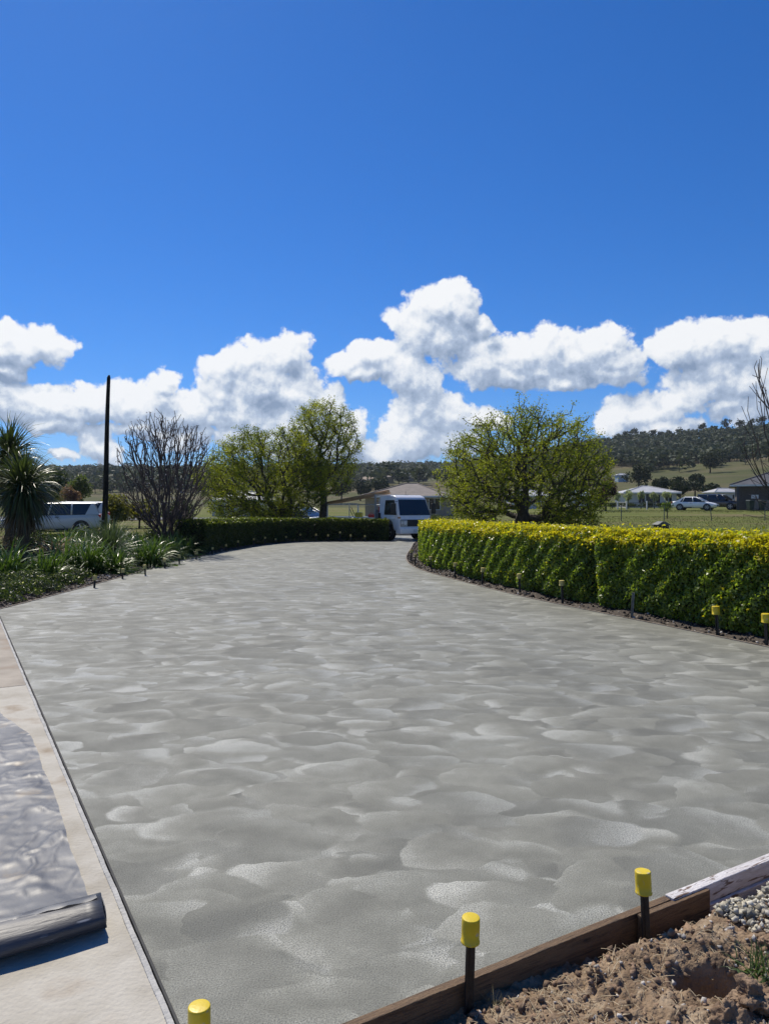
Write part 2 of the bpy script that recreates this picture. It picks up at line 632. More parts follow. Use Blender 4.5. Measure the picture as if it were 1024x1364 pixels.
def fresh_concrete():
    """power-floated slab: overlapping fan-shaped trowel sweeps that differ in moisture tone, with their sheen also painted into the colour"""
    m, nt, b = nodes_of('fresh_concrete')
    N, L = nt.nodes, nt.links

    def mt(op, a, c=None, d=None, clamp=False):
        n = N.new('ShaderNodeMath')
        n.operation = op
        n.use_clamp = clamp
        for k, s in enumerate((a, c, d)):
            if s is None:
                continue
            if isinstance(s, (int, float)):
                n.inputs[k].default_value = s
            else:
                L.new(s, n.inputs[k])
        return n.outputs[0]

    def vm(op, a, c=None):
        n = N.new('ShaderNodeVectorMath')
        n.operation = op
        for k, s in enumerate((a, c)):
            if s is None:
                continue
            if isinstance(s, tuple):
                n.inputs[k].default_value = s
            else:
                L.new(s, n.inputs[k])
        return n.outputs['Value'] if op in ('LENGTH', 'DOT_PRODUCT') else n.outputs[0]

    def ss(x, lo, hi, o0=0.0, o1=1.0):
        n = N.new('ShaderNodeMapRange')
        n.interpolation_type = 'SMOOTHSTEP'
        L.new(x, n.inputs[0])
        n.inputs[1].default_value = lo
        n.inputs[2].default_value = hi
        n.inputs[3].default_value = o0
        n.inputs[4].default_value = o1
        return n.outputs[0]
    tc = N.new('ShaderNodeTexCoord')
    pos = tc.outputs['Object']
    wz = N.new('ShaderNodeTexNoise')
    wz.inputs['Scale'].default_value = 2.4
    wz.inputs['Detail'].default_value = 3.0
    L.new(pos, wz.inputs['Vector'])
    warp = vm('MULTIPLY', vm('SUBTRACT', wz.outputs['Color'], (0.5, 0.5, 0.5)), (0.42, 0.30, 0.0))
    pw = vm('ADD', pos, warp)
    mz = N.new('ShaderNodeTexNoise')
    mz.inputs['Scale'].default_value = 6.0
    mz.inputs['Detail'].default_value = 6.0
    mz.inputs['Roughness'].default_value = 0.68
    L.new(pos, mz.inputs['Vector'])
    acc = None
    tilt = None
    layers = [(2.2, 0.0, 0.0, 0.60, 0.3), (3.0, 7.3, 3.1, 0.58, -0.4), (1.8, -4.1, 9.7, 0.56, 0.9), (3.4, 2.2, -6.6, 0.52, 0.1), (1.5, 13.0, 5.5, 0.54, -0.8), (2.7, -8.8, 1.9, 0.52, 0.5), (2.1, 4.4, 14.2, 0.52, -0.2)]
    for li, (sc, ox, oy, rad, rot) in enumerate(layers):
        mp = N.new('ShaderNodeMapping')
        mp.inputs['Location'].default_value = (ox, oy, 0)
        mp.inputs['Rotation'].default_value = (0, 0, rot)
        mp.inputs['Scale'].default_value = (sc * 0.84, sc * 1.35, 1)
        L.new(pw, mp.inputs[0])
        v = N.new('ShaderNodeTexVoronoi')
        v.voronoi_dimensions = '2D'
        v.inputs['Scale'].default_value = 1.0
        L.new(mp.outputs[0], v.inputs['Vector'])
        loc = vm('SUBTRACT', mp.outputs[0], v.outputs['Position'])
        sp = N.new('ShaderNodeSeparateColor')
        L.new(v.outputs['Color'], sp.inputs[0])
        cd = N.new('ShaderNodeCombineXYZ')
        ang = mt('ADD', mt('MULTIPLY', sp.outputs[0], 4.6), 1.57 - 2.3 + rot)     # sweeps mostly end away from the slab's front edge
        L.new(mt('COSINE', ang), cd.inputs[0])
        L.new(mt('SINE', ang), cd.inputs[1])
        gdir = vm('DOT_PRODUCT', loc, cd.outputs[0])
        ln = vm('LENGTH', vm('MULTIPLY', loc, (1, 1, 0)))
        em_ = N.new('ShaderNodeMapRange')                            # outer arc: crisp on some sweeps, smeared on others
        em_.interpolation_type = 'SMOOTHSTEP'
        L.new(ln, em_.inputs[0])
        L.new(mt('SUBTRACT', rad - 0.03, mt('MULTIPLY', mt('POWER', sp.outputs[2], 1.5), 0.10)), em_.inputs[1])
        em_.inputs[2].default_value = rad
        em_.inputs[3].default_value = 1.0
        em_.inputs[4].default_value = 0.0
        edge = em_.outputs[0]
        mask = mt('MULTIPLY', edge, ss(gdir, -0.34, -0.02))          # soft towards the start of the sweep
        mask = mt('MULTIPLY', mask, ss(sp.outputs[1], 0.0, 0.25))
        rise = ss(gdir, -0.10, 0.52)                                 # painted sheen: colour pales towards the end of the sweep
        val = mt('ADD', mt('MULTIPLY', rise, mt('ADD', mt('MULTIPLY', sp.outputs[2], 0.70), 0.10)), mt('MULTIPLY', sp.outputs[1], 0.40))
        tv = vm('MULTIPLY', cd.outputs[0], (0.14, 0.14, 0.0))
        if acc is None:
            acc = mt('ADD', mt('MULTIPLY', mt('SUBTRACT', val, 0.45), mask), 0.45)
            sv_ = N.new('ShaderNodeVectorMath')
            sv_.operation = 'SCALE'
            L.new(tv, sv_.inputs[0])
            L.new(mask, sv_.inputs[3])
            tilt = sv_.outputs[0]
        else:
            acc = mt('ADD', acc, mt('MULTIPLY', mt('SUBTRACT', val, acc), mask))
            mv = N.new('ShaderNodeMix')
            mv.data_type = 'VECTOR'
            L.new(mask, mv.inputs[0])
            L.new(tilt, mv.inputs[4])
            L.new(tv, mv.inputs[5])
            tilt = mv.outputs[1]
    # fine sandy grain, stronger where the painted sheen is pale
    gz = N.new('ShaderNodeTexNoise')
    gz.inputs['Scale'].default_value = 170.0
    gz.inputs['Detail'].default_value = 3.0
    L.new(pos, gz.inputs['Vector'])
    bz = N.new('ShaderNodeTexNoise')
    bz.inputs['Scale'].default_value = 0.55
    bz.inputs['Detail'].default_value = 4.0
    L.new(pos, bz.inputs['Vector'])
    t = mt('ADD', acc, mt('MULTIPLY', mt('SUBTRACT', mz.outputs[0], 0.5), 0.75))
    t = mt('ADD', t, mt('MULTIPLY', mt('SUBTRACT', bz.outputs[0], 0.5), 0.7), clamp=True)
    rp = N.new('ShaderNodeValToRGB')  # base colour carries the painted sheen of the sweeps besides the moisture tone
    L.new(t, rp.inputs[0])
    rp.color_ramp.elements[0].position = 0.06
    rp.color_ramp.elements[0].color = (0.158, 0.160, 0.136, 1)
    rp.color_ramp.elements[1].position = 0.90
    rp.color_ramp.elements[1].color = (0.385, 0.386, 0.338, 1)
    em = rp.color_ramp.elements.new(0.45)
    em.color = (0.222, 0.224, 0.190, 1)
    gm = N.new('ShaderNodeMix')
    gm.data_type = 'RGBA'
    gm.blend_type = 'OVERLAY'
    L.new(ss(t, 0.2, 0.9, 0.40, 1.0), gm.inputs[0])
    L.new(rp.outputs[0], gm.inputs[6])
    L.new(mt('ADD', mt('MULTIPLY', mt('SUBTRACT', gz.outputs[0], 0.5), 1.9), 0.5), gm.inputs[7])
    L.new(gm.outputs[2], b.inputs['Base Color'])
    L.new(ss(t, 0.1, 0.9, 0.70, 0.38), b.inputs['Roughness'])
    b.inputs['Specular IOR Level'].default_value = 0.30
    hh = gz.outputs[0]
    bp = N.new('ShaderNodeBump')
    bp.inputs['Strength'].default_value = 0.75
    bp.inputs['Distance'].default_value = 0.006
    L.new(hh, bp.inputs['Height'])
    # each sweep leaves its ridges leaning its own way
    nv = vm('NORMALIZE', vm('ADD', tilt, (0.0, 0.0, 1.0)))
    L.new(nv, bp.inputs['Normal'])
    L.new(bp.outputs[0], b.inputs['Normal'])
    return m


M = {}
M['fresh'] = fresh_concrete()
M['path'] = mat('old_concrete', (0.34, 0.31, 0.25), (0.53, 0.505, 0.44), 0.85, 3.0, 8.0, 0.5, 60, wear=((0.28, 0.22, 0.15), 3.0, 0.57, 0.74))
M['path2'] = mat('old_concrete_stained', (0.25, 0.215, 0.17), (0.40, 0.355, 0.29), 0.85, 3.0, 8.0, 0.5, 60, wear=((0.26, 0.19, 0.13), 2.0, 0.55, 0.75))
M['slurry'] = mat('slurry_lip', (0.32, 0.32, 0.30), (0.50, 0.49, 0.46), 0.85, 14, 6, 0.9, 60)
M['joint'] = mat('joint_filler', (0.035, 0.035, 0.035), (0.07, 0.07, 0.065), 0.9, 20)
M['soil'] = mat('clay_soil', (0.125, 0.080, 0.046), (0.32, 0.228, 0.142), 0.95, 9.0, 9.0, 1.0, 90, wear=((0.34, 0.26, 0.175), 6.0, 0.55, 0.68))
M['clod'] = mat('clay_clod', (0.15, 0.092, 0.055), (0.34, 0.24, 0.155), 0.95, 14.0, 8.0, 1.0, 90)
M['mulch'] = mat('garden_soil', (0.025, 0.019, 0.014), (0.085, 0.065, 0.048), 0.95, 14.0, 8.0, 1.0, 50, wear=((0.22, 0.19, 0.16), 18.0, 0.60, 0.68))
M['brown_timber'] = mat('wet_form_timber', (0.080, 0.045, 0.021), (0.27, 0.170, 0.085), 0.65, 5.0, 8.0, 0.7, 30, stretch=(1.2, 14, 14), wear=((0.035, 0.022, 0.013), 5.0, 0.52, 0.7))
M['white_timber'] = mat('flaking_white_timber', (0.52, 0.48, 0.46), (0.78, 0.76, 0.75), 0.7, 6.0, 8.0, 0.7, 30, stretch=(1.5, 10, 10), wear=((0.17, 0.11, 0.075), 7.0, 0.57, 0.63))
M['steel'] = mat('black_steel', (0.008, 0.008, 0.009), (0.02, 0.02, 0.02), 0.45, 30, 4, 0.3)
M['cap'] = mat('yellow_plastic', (0.58, 0.42, 0.012), (0.72, 0.55, 0.025), 0.42, 12, 5, 0.12, 80, wear=((0.42, 0.40, 0.30), 30.0, 0.62, 0.70))
M['cap_pale'] = mat('weathered_shaded_yellow_plastic', (0.42, 0.34, 0.09), (0.56, 0.47, 0.17), 0.6, 12, 5)  # pale weathered yellow, darkened in the colour for caps standing in shade
M['bark'] = mat('dark_bark', (0.028, 0.022, 0.018), (0.10, 0.085, 0.07), 0.9, 8, 8, 0.9, 40, stretch=(3, 3, 1))
M['twig'] = mat('brown_twig_bark', (0.045, 0.033, 0.030), (0.125, 0.095, 0.085), 0.8, 6, 6)
M['palm_bark'] = mat('fibrous_palm_bark', (0.045, 0.032, 0.022), (0.13, 0.10, 0.07), 0.95, 12, 8, 1.0, 40, stretch=(1, 1, 4))
M['pole'] = mat('black_timber_pole', (0.010, 0.009, 0.008), (0.030, 0.026, 0.022), 0.9, 5, 8, 0.12, 12, spec=0.2, stretch=(6, 6, 0.6))
M['leaf'] = leaf_mat('tree_leaf', 0.5, 0.52)
M['hedge_leaf'] = leaf_mat('hedge_leaf', 0.36, 0.52, 0.55, (1.45, 1.5, 0.5))
M['blade'] = leaf_mat('strap_leaf', 0.38, 0.25, 0.5, (1.1, 1.3, 0.6))
M['dry'] = leaf_mat('dry_leaf', 0.7, 0.2, 0.2, (1, 1, 1))
M['gum'] = leaf_mat('gum_foliage', 0.7, 0.15, 0.2, (1.1, 1.2, 0.7))
M['core'] = mat('hedge_inner_twigs', (0.012, 0.012, 0.006), (0.030, 0.030, 0.014), 0.95, 12)
M['car_white'] = mat('white_car_paint', (0.82, 0.82, 0.81), (0.85, 0.85, 0.84), 0.28, 1.5, 3, coat=0.7)
M['car_white_shaded'] = mat('shaded_white_car_paint', (0.52, 0.535, 0.53), (0.57, 0.58, 0.575), 0.3, 1.5, 3, coat=0.6)  # white with shade put into the colour, for sides turned from the sun
M['car_dark'] = mat('dark_car_paint', (0.012, 0.014, 0.020), (0.02, 0.022, 0.03), 0.25, 1.5, 3, coat=0.8)
M['glass'] = glass_mat('tinted_glass')
M['rubber'] = mat('tyre_rubber', (0.012, 0.012, 0.012), (0.03, 0.029, 0.028), 0.85, 12, 5, 0.3)
M['trim'] = mat('black_plastic_trim', (0.012, 0.012, 0.013), (0.025, 0.025, 0.026), 0.6, 10)
M['alloy'] = mat('alloy_rim', (0.42, 0.43, 0.44), (0.55, 0.56, 0.57), 0.35, 5, metal=0.9)
M['galv'] = mat('galvanised_steel', (0.34, 0.36, 0.37), (0.50, 0.52, 0.53), 0.45, 8, 5, metal=0.6)
M['lamp'] = mat('lamp_lens', (0.62, 0.64, 0.66), (0.8, 0.82, 0.84), 0.15, 12, coat=0.5)
M['red'] = mat('red_plastic', (0.45, 0.03, 0.02), (0.62, 0.06, 0.035), 0.5, 10)
M['pine'] = mat('pine_timber', (0.36, 0.22, 0.11), (0.52, 0.34, 0.18), 0.75, 4, 6, 0.4, 20, stretch=(0.6, 9, 9))
M['tile_roof'] = mat('taupe_roof_tile', (0.155, 0.135, 0.118), (0.235, 0.205, 0.18), 0.85, 1.5, 6, 0.5, 14)
M['grey_roof'] = mat('pale_grey_roof', (0.36, 0.37, 0.38), (0.46, 0.47, 0.48), 0.6, 1.5, 5)
M['dark_roof'] = mat('charcoal_roof', (0.05, 0.053, 0.06), (0.085, 0.088, 0.098), 0.7, 1.5, 5)
M['tan_brick'] = mat('tan_brick', (0.30, 0.23, 0.165), (0.40, 0.32, 0.235), 0.9, 6, 6, 0.4)
M['dark_brick'] = mat('dark_brick', (0.075, 0.064, 0.058), (0.13, 0.11, 0.10), 0.9, 6, 6, 0.4)
M['render_wall'] = mat('pale_rendered_wall', (0.50, 0.48, 0.45), (0.6, 0.58, 0.55), 0.9, 2, 5)
M['fascia'] = mat('white_fascia', (0.62, 0.62, 0.61), (0.74, 0.74, 0.73), 0.6, 3)
M['post_white'] = mat('white_fence_paint', (0.58, 0.57, 0.54), (0.72, 0.71, 0.68), 0.7, 6)
M['bin'] = mat('dark_green_bin_plastic', (0.010, 0.022, 0.016), (0.018, 0.036, 0.026), 0.5, 6)
M['box_dark'] = mat('dark_box_metal', (0.012, 0.013, 0.017), (0.03, 0.032, 0.038), 0.55, 8)
M['blue_wall'] = mat('pale_blue_cladding', (0.28, 0.38, 0.46), (0.36, 0.46, 0.54), 0.7, 3)
M['asphalt'] = mat('asphalt', (0.085, 0.085, 0.088), (0.14, 0.14, 0.142), 0.9, 4, 8, 0.4)
M['stone'] = mat('crushed_stone', (0.20, 0.185, 0.165), (0.50, 0.47, 0.43), 0.85, 30, 4, 0.3, coord='Object')


def attr_mat(name, rough=0.85, bump=0.4, bscale=60.0, spec=0.35):
    m, nt, b = nodes_of(name)
    N, L = nt.nodes, nt.links
    at = N.new('ShaderNodeAttribute')
    at.attribute_name = 'Col'
    nz = N.new('ShaderNodeTexNoise')
    nz.inputs['Scale'].default_value = bscale
    nz.inputs['Detail'].default_value = 5
    tc = N.new('ShaderNodeTexCoord')
    L.new(tc.outputs['Object'], nz.inputs['Vector'])
    mx = N.new('ShaderNodeMix')
    mx.data_type = 'RGBA'
    mx.blend_type = 'OVERLAY'
    mx.inputs[0].default_value = 0.6
    L.new(at.outputs['Color'], mx.inputs[6])
    L.new(nz.outputs[0], mx.inputs[7])
    L.new(mx.outputs[2], b.inputs['Base Color'])
    b.inputs['Roughness'].default_value = rough
    b.inputs['Specular IOR Level'].default_value = spec
    bp = N.new('ShaderNodeBump')
    bp.inputs['Strength'].default_value = bump
    bp.inputs['Distance'].default_value = 0.01
    L.new(nz.outputs[0], bp.inputs['Height'])
    L.new(bp.outputs[0], b.inputs['Normal'])
    return m


M['pebble'] = attr_mat('pebble', 0.8, 0.4, 90)
M['chip'] = attr_mat('bark_chip', 0.9, 0.3, 60)


def grass_mat(name, greens, dry, scale, dry_lo, dry_hi, bump=0.8, bscale=9.0):
    m, nt, b = nodes_of(name)
    N, L = nt.nodes, nt.links
    tc = N.new('ShaderNodeTexCoord')
    mp = N.new('ShaderNodeMapping')
    mp.inputs['Scale'].default_value = (0.35, 1.0, 1.0)
    L.new(tc.outputs['Object'], mp.inputs[0])
    a = N.new('ShaderNodeTexNoise')
    a.inputs['Scale'].default_value = scale
    a.inputs['Detail'].default_value = 9
    a.inputs['Roughness'].default_value = 0.66
    L.new(mp.outputs[0], a.inputs['Vector'])
    r1 = N.new('ShaderNodeValToRGB')
    r1.color_ramp.elements[0].position = 0.3
    r1.color_ramp.elements[1].position = 0.7
    r1.color_ramp.elements[0].color = (*greens[0], 1)
    r1.color_ramp.elements[1].color = (*greens[1], 1)
    L.new(a.outputs[0], r1.inputs[0])
    c = N.new('ShaderNodeTexNoise')
    c.inputs['Scale'].default_value = scale * 0.45
    c.inputs['Detail'].default_value = 7
    c.inputs['Roughness'].default_value = 0.6
    L.new(mp.outputs[0], c.inputs['Vector'])
    mr = N.new('ShaderNodeMapRange')
    mr.inputs[1].default_value = dry_lo
    mr.inputs[2].default_value = dry_hi
    L.new(c.outputs[0], mr.inputs[0])
    mx = N.new('ShaderNodeMix')
    mx.data_type = 'RGBA'
    L.new(mr.outputs[0], mx.inputs[0])
    L.new(r1.outputs[0], mx.inputs[6])
    mx.inputs[7].default_value = (*dry, 1)
    L.new(mx.outputs[2], b.inputs['Base Color'])
    b.inputs['Roughness'].default_value = 0.95
    b.inputs['Specular IOR Level'].default_value = 0.1
    z = N.new('ShaderNodeTexNoise')
    z.inputs['Scale'].default_value = bscale
    z.inputs['Detail'].default_value = 8
    L.new(tc.outputs['Object'], z.inputs['Vector'])
    bp = N.new('ShaderNodeBump')
    bp.inputs['Strength'].default_value = bump
    bp.inputs['Distance'].default_value = 0.12
    L.new(z.outputs[0], bp.inputs['Height'])
    L.new(bp.outputs[0], b.inputs['Normal'])
    return m


M['lawn'] = grass_mat('lawn', ((0.085, 0.108, 0.024), (0.158, 0.172, 0.046)), (0.18, 0.148, 0.076), 0.5, 0.52, 0.66)
M['pasture'] = grass_mat('pasture', ((0.050, 0.060, 0.020), (0.105, 0.108, 0.042)), (0.150, 0.122, 0.072), 0.035, 0.47, 0.62, 1.0, 1.2)

# ------------------------------------------------------------------ terrain
RID_PX = [-1700, -600, 0, 100, 250, 420, 480, 600, 700, 820, 900, 950, 1024, 1150, 1500, 2700]
RID_PY = [640, 634, 633, 631, 630, 628, 626, 624, 614, 600, 594, 586, 577, 566, 575, 640]
RID_D = [1000, 950, 900, 900, 900, 900, 900, 880, 700, 560, 540, 530, 520, 520, 600, 1000]


def terrain(x, y):
    x, y = np.asarray(x, float), np.asarray(y, float)
    r = np.hypot(x, y)
    d = np.maximum(y, 0.42 * r)
    px = 512 + FPX * np.clip(x / np.maximum(d, 1e-6), -2.2, 2.2)
    z = -0.06 - 0.42 * (1 - smooth(4.5, 7.0, np.hypot(x - 1.2, y - 0.8)))
    t1 = np.clip((d - 34) / 46, 0, None)
    mul = np.interp(px, [-1700, 0, 250, 480, 620, 760, 2700], [0.7, 0.6, 0.5, 0.28, 0.35, 1.0, 1.0])
    z = z + 1.06 * mul * np.where(t1 < 1, t1, 1 + (t1 - 1) * 0.25) * smooth(30, 40, d)
    D = np.interp(px, RID_PX, RID_D)
    zr = CAMH + (HOR - np.interp(px, RID_PX, RID_PY)) / FPX * D
    t = np.clip((d - 120) / (D - 120), 0, 1.6)
    e = np.where(t < 1, t ** 1.3, 1 - 0.35 * (t - 1))
    z = z + np.where(d > 120, (zr - 1.6) * e, 0)
    roll = np.sin(x * 0.021 + 1.3) * np.cos(y * 0.017) * 2.2 + np.sin(x * 0.06 + y * 0.04) * 0.7
    return z + roll * smooth(140, 320, d)


def tz(x, y):
    return float(terrain(x, y))


def polar_sheet(name, radii, m):
    a = np.concatenate([np.linspace(-R(62), R(62), 180), np.linspace(R(62), 2 * math.pi - R(62), 70)[1:-1]])
    rr, aa = np.meshgrid(radii, a, indexing='ij')
    x, y = rr * np.sin(aa), rr * np.cos(aa)
    V = np.stack([x, y, terrain(x, y)], -1).reshape(-1, 3)
    n = len(a)
    i, j = np.meshgrid(np.arange(len(radii) - 1), np.arange(n), indexing='ij')
    j2 = (j + 1) % n
    Q = np.stack([i * n + j, (i + 1) * n + j, (i + 1) * n + j2, i * n + j2], -1).reshape(-1, 4)[:, ::-1]
    o = quad_mesh(name, V, Q, m, smooth=True)
    return tag(o, kind='structure')


polar_sheet('ground', np.concatenate([[0.01], np.arange(1, 20, 1.0), np.arange(20, 150.1, 5)]), M['lawn'])
polar_sheet('hills', np.concatenate([np.arange(150, 1500, 22.0), [1600, 2000, 2400]]), M['pasture'])

# ------------------------------------------------------------------ driveway
C0 = Vector((-0.502, 2.045))                       # corner of the slab by the nearest stake
DB = Vector((0.863, 0.505)).normalized()           # along the front form board
DL = Vector((-DB.y, DB.x))                         # along the old path


def ts(t, s):
    """point t along the board, s out from the slab towards the photographer"""
    return C0 + DB * t - DL * s


def spline(pts, step):
    pts = [Vector(p) for p in pts]
    out = []
    for i in range(len(pts) - 1):
        p0, p1, p2, p3 = pts[max(i - 1, 0)], pts[i], pts[i + 1], pts[min(i + 2, len(pts) - 1)]
        n = max(1, int((p2 - p1).length / step))
        for k in range(n):
            t = k / n
            out.append(0.5 * ((2 * p1) + (p2 - p0) * t + (2 * p0 - 5 * p1 + 4 * p2 - p3) * t * t + (3 * p1 - p0 - 3 * p2 + p3) * t ** 3))
    out.append(pts[-1])
    return out


path_end = C0 + DL * 10.6
LEFT = spline([(-5.86, 11.2), (-5.80, 13.0), (-5.77, 15.0), (-5.80, 18.0), (-5.85, 21.0), (-5.6, 23.0), (-5.2, 26.5), (-4.6, 29.6), (-3.5, 31.6), (-1.8, 32.0), (0.3, 32.0)], 0.3)
RIGHT = spline([(5.75, 5.70), (5.2, 6.45), (4.75, 7.25), (4.29, 8.25), (3.76, 9.55), (3.05, 11.2), (2.33, 13.0), (1.47, 15.8), (0.92, 17.9), (0.66, 20.0), (0.66, 22.8), (0.95, 27.0), (1.35, 32.0), (2.2, 36.0)], 0.3)

poly = [tuple(C0)] + [tuple(C0 + DB * t) for t in (1.5, 3, 4.5, 6, 7.22)] + [tuple(p) for p in RIGHT[1:]] + [(4.0, 38.0), (-3.2, 38.5), (-3.0, 36.0), (0.4, 33.6)] + [tuple(p) for p in reversed(LEFT)]
slab = MB().prism(poly, -0.22, 0.0).build('driveway', M['fresh'])
tag(slab, kind='structure')

# street beyond the driveway
road_x = np.linspace(-140, -2, 60)
V, Q = [], []
for x in road_x:
    for y in (62.0, 70.0):
        V.append((x, y + 0.03 * x, tz(x, y + 0.03 * x) + 0.05))
for i in range(len(road_x) - 1):
    Q.append((2 * i, 2 * i + 2, 2 * i + 3, 2 * i + 1))
tag(quad_mesh('road', np.array(V), np.array(Q), M['asphalt']), kind='structure')
apron = MB()
apron.prism([(-3.2, 38.3), (4.2, 38.3), (7.5, 62.0), (-8.0, 61.6)], -0.2, 0.0)
o = apron.build('driveway_crossing', M['asphalt'])
for v in o.data.vertices:
    v.co.z += tz(v.co.x, v.co.y) + 0.09
tag(o, kind='structure')

# old path beside the slab: two bays with a joint between them
g = empty('path')
tag(g, kind='structure')
WP = 2.3
joint = 5.22
for (a, b, mm) in ((-1.5, joint - 0.006, M['path']), (joint + 0.006, 10.55, M['path2'])):
    q = [C0 + DL * a - DB * 0.016, C0 + DL * a - DB * WP, C0 + DL * b - DB * WP, C0 + DL * b - DB * 0.016]
    MB().prism([tuple(p) for p in reversed(q)], -0.2, 0.004).build('concrete_bay', mm, g, bevel=0.004)
rng = random.Random(4)
lip = MB()
pr = []
for k in range(500):
    s = -1.4 + 11.9 * k / 499
    p = C0 + DL * s - DB * (0.026 + 0.003 * fbm(s, 0, 0, 4, 4.0))
    pr.append((p, 0.008 + 0.004 * fbm(s, 3, 0, 4, 7.0)))
for (p, r_), (p2, r2) in zip(pr[:-1], pr[1:]):
    e = DB * 0.014
    lip.hexa([(*(p - e * 1.2), -0.01), (*(p + e), -0.01), (*(p2 + e), -0.01), (*(p2 - e * 1.2), -0.01)],
             [(*(p - e * .7), r_), (*(p + e * .6), r_), (*(p2 + e * .6), r2), (*(p2 - e * .7), r2)])
lip.build('slurry_lip', M['slurry'], g)
MB().prism([tuple(p) for p in reversed([C0 + DL * -0.05 - DB * 0.001, C0 + DL * -0.05 - DB * 0.010, C0 + DL * 10.55 - DB * 0.010, C0 + DL * 10.55 - DB * 0.001])], -0.15, 0.003).build('joint_filler', M['joint'], g)

# ------------------------------------------------------------------ garden beds


def ribbon(line, inner, outer, nu, zfun, name, m, side):
    """heightfield strip along a polyline, side = +1 left of travel"""
    V = []
    n = len(line)
    for i, p in enumerate(line):
        t = (line[min(i + 1, n - 1)] - line[max(i - 1, 0)]).normalized()
        nn = Vector((-t.y, t.x)) * side
        for k in range(nu):
            w = inner + (outer - inner) * (k / (nu - 1)) ** 1.4
            q = p + nn * w
            V.append((q.x, q.y, zfun(q.x, q.y, w)))
    Q = [(i * nu + k, (i + 1) * nu + k, (i + 1) * nu + k + 1, i * nu + k + 1) for i in range(n - 1) for k in range(nu - 1)]
    if side < 0:
        Q = [q[::-1] for q in Q]
    return quad_mesh(name, np.array(V), np.array(Q)[:, ::-1], m, smooth=True)


def bed_z(x, y, w):
    return -0.03 + 0.05 * min(1, w * 3) + 0.05 * fbm(x, y, 3.1, 5, 2.2) + 0.05 * fbm(x, y, 9, 3, 0.5)


def fine(line, step):
    out = []
    for a, b in zip(line[:-1], line[1:]):
        n = max(1, int((b - a).length / step))
        out += [a + (b - a) * (k / n) for k in range(n)]
    return out + [line[-1]]


tag(ribbon(fine(LEFT, 0.12), 0.03, 4.2, 34, bed_z, 'garden_bed', M['mulch'], 1), kind='structure')
tag(ribbon(fine(RIGHT[:-6], 0.12), 0.03, 2.2, 22, bed_z, 'garden_bed', M['mulch'], -1), kind='structure')


def ico_template(sub, seed, amp, flat=1.0):
    bm = bmesh.new()
    bmesh.ops.create_icosphere(bm, subdivisions=sub, radius=1.0)
    for v in bm.verts:
        v.co *= 1 + amp * mnoise.fractal(v.co * 1.3 + Vector((seed * 7.7, seed, -seed)), 0.8, 2.0, 4)
        v.co.z *= flat
    V = np.array([v.co[:] for v in bm.verts])
    T = np.array([[v.index for v in f.verts] for f in bm.faces])
    bm.free()
    return V, T


def scatter_lumps(name, pts, sizes, cols, m, rs, sub=1, amp=0.5, flat=0.75, parent=None, smooth_=False):
    temps = [ico_template(sub, k + 1, amp, flat) for k in range(6)]
    VV, TT, CC, b = [], [], [], 0
    for p, s, c in zip(pts, sizes, cols):
        V, T = temps[rs.integers(6)]
        q = np.array(Quaternion(Vector(rs.normal(size=3)).normalized(), rs.uniform(0, 6.28)).to_matrix())
        sc = s * rs.uniform(0.7, 1.3, 3)
        VV.append((V * sc) @ q.T + p)
        TT.append(T + b)
        CC.append(np.broadcast_to(c, (len(T), 3)))
        b += len(V)
    return quad_mesh(name, np.concatenate(VV), np.concatenate(TT), m, parent, np.concatenate(CC), smooth_)


# bark chips and pebbles strewn over the beds (nobody could count them)
rs = np.random.default_rng(5)
for line, side, n, lo in ((LEFT, 1, 5200, 0.04), (RIGHT[:-6], -1, 2600, 0.04)):
    pts, sz, cl = [], [], []
    seg = len(line) - 1
    for k in range(n):
        u = rs.uniform(0, seg * (0.62 if side > 0 else 1))
        i = int(u)
        t = (line[i + 1] - line[i]).normalized()
        p = line[i] + (line[i + 1] - line[i]) * (u - i)
        w = lo + abs(rs.normal()) * (0.8 if side > 0 else 0.25)
        q = p + Vector((-t.y, t.x)) * side * w
        pts.append((q.x, q.y, bed_z(q.x, q.y, w) + 0.008))
        sz.append(rs.uniform(0.010, 0.032))
        if rs.random() < 0.12:
            g_ = rs.uniform(0.2, 0.42)
            cl.append((g_, g_ * 0.95, g_ * 0.88))
        else:
            g_ = rs.uniform(0.02, 0.10)
            cl.append((g_ * 1.15, g_ * 0.9, g_ * 0.7))
    o = scatter_lumps('bark_mulch', pts, sz, cl, M['chip'], rs, 1, 0.5, 0.45)
    tag(o, 'dark bark chips and pebbles strewn over the left garden bed' if side > 0 else 'bark chips and pebbles along the foot of the right hedge', 'mulch', kind='stuff')

# ------------------------------------------------------------------ dug-up soil in the near corner


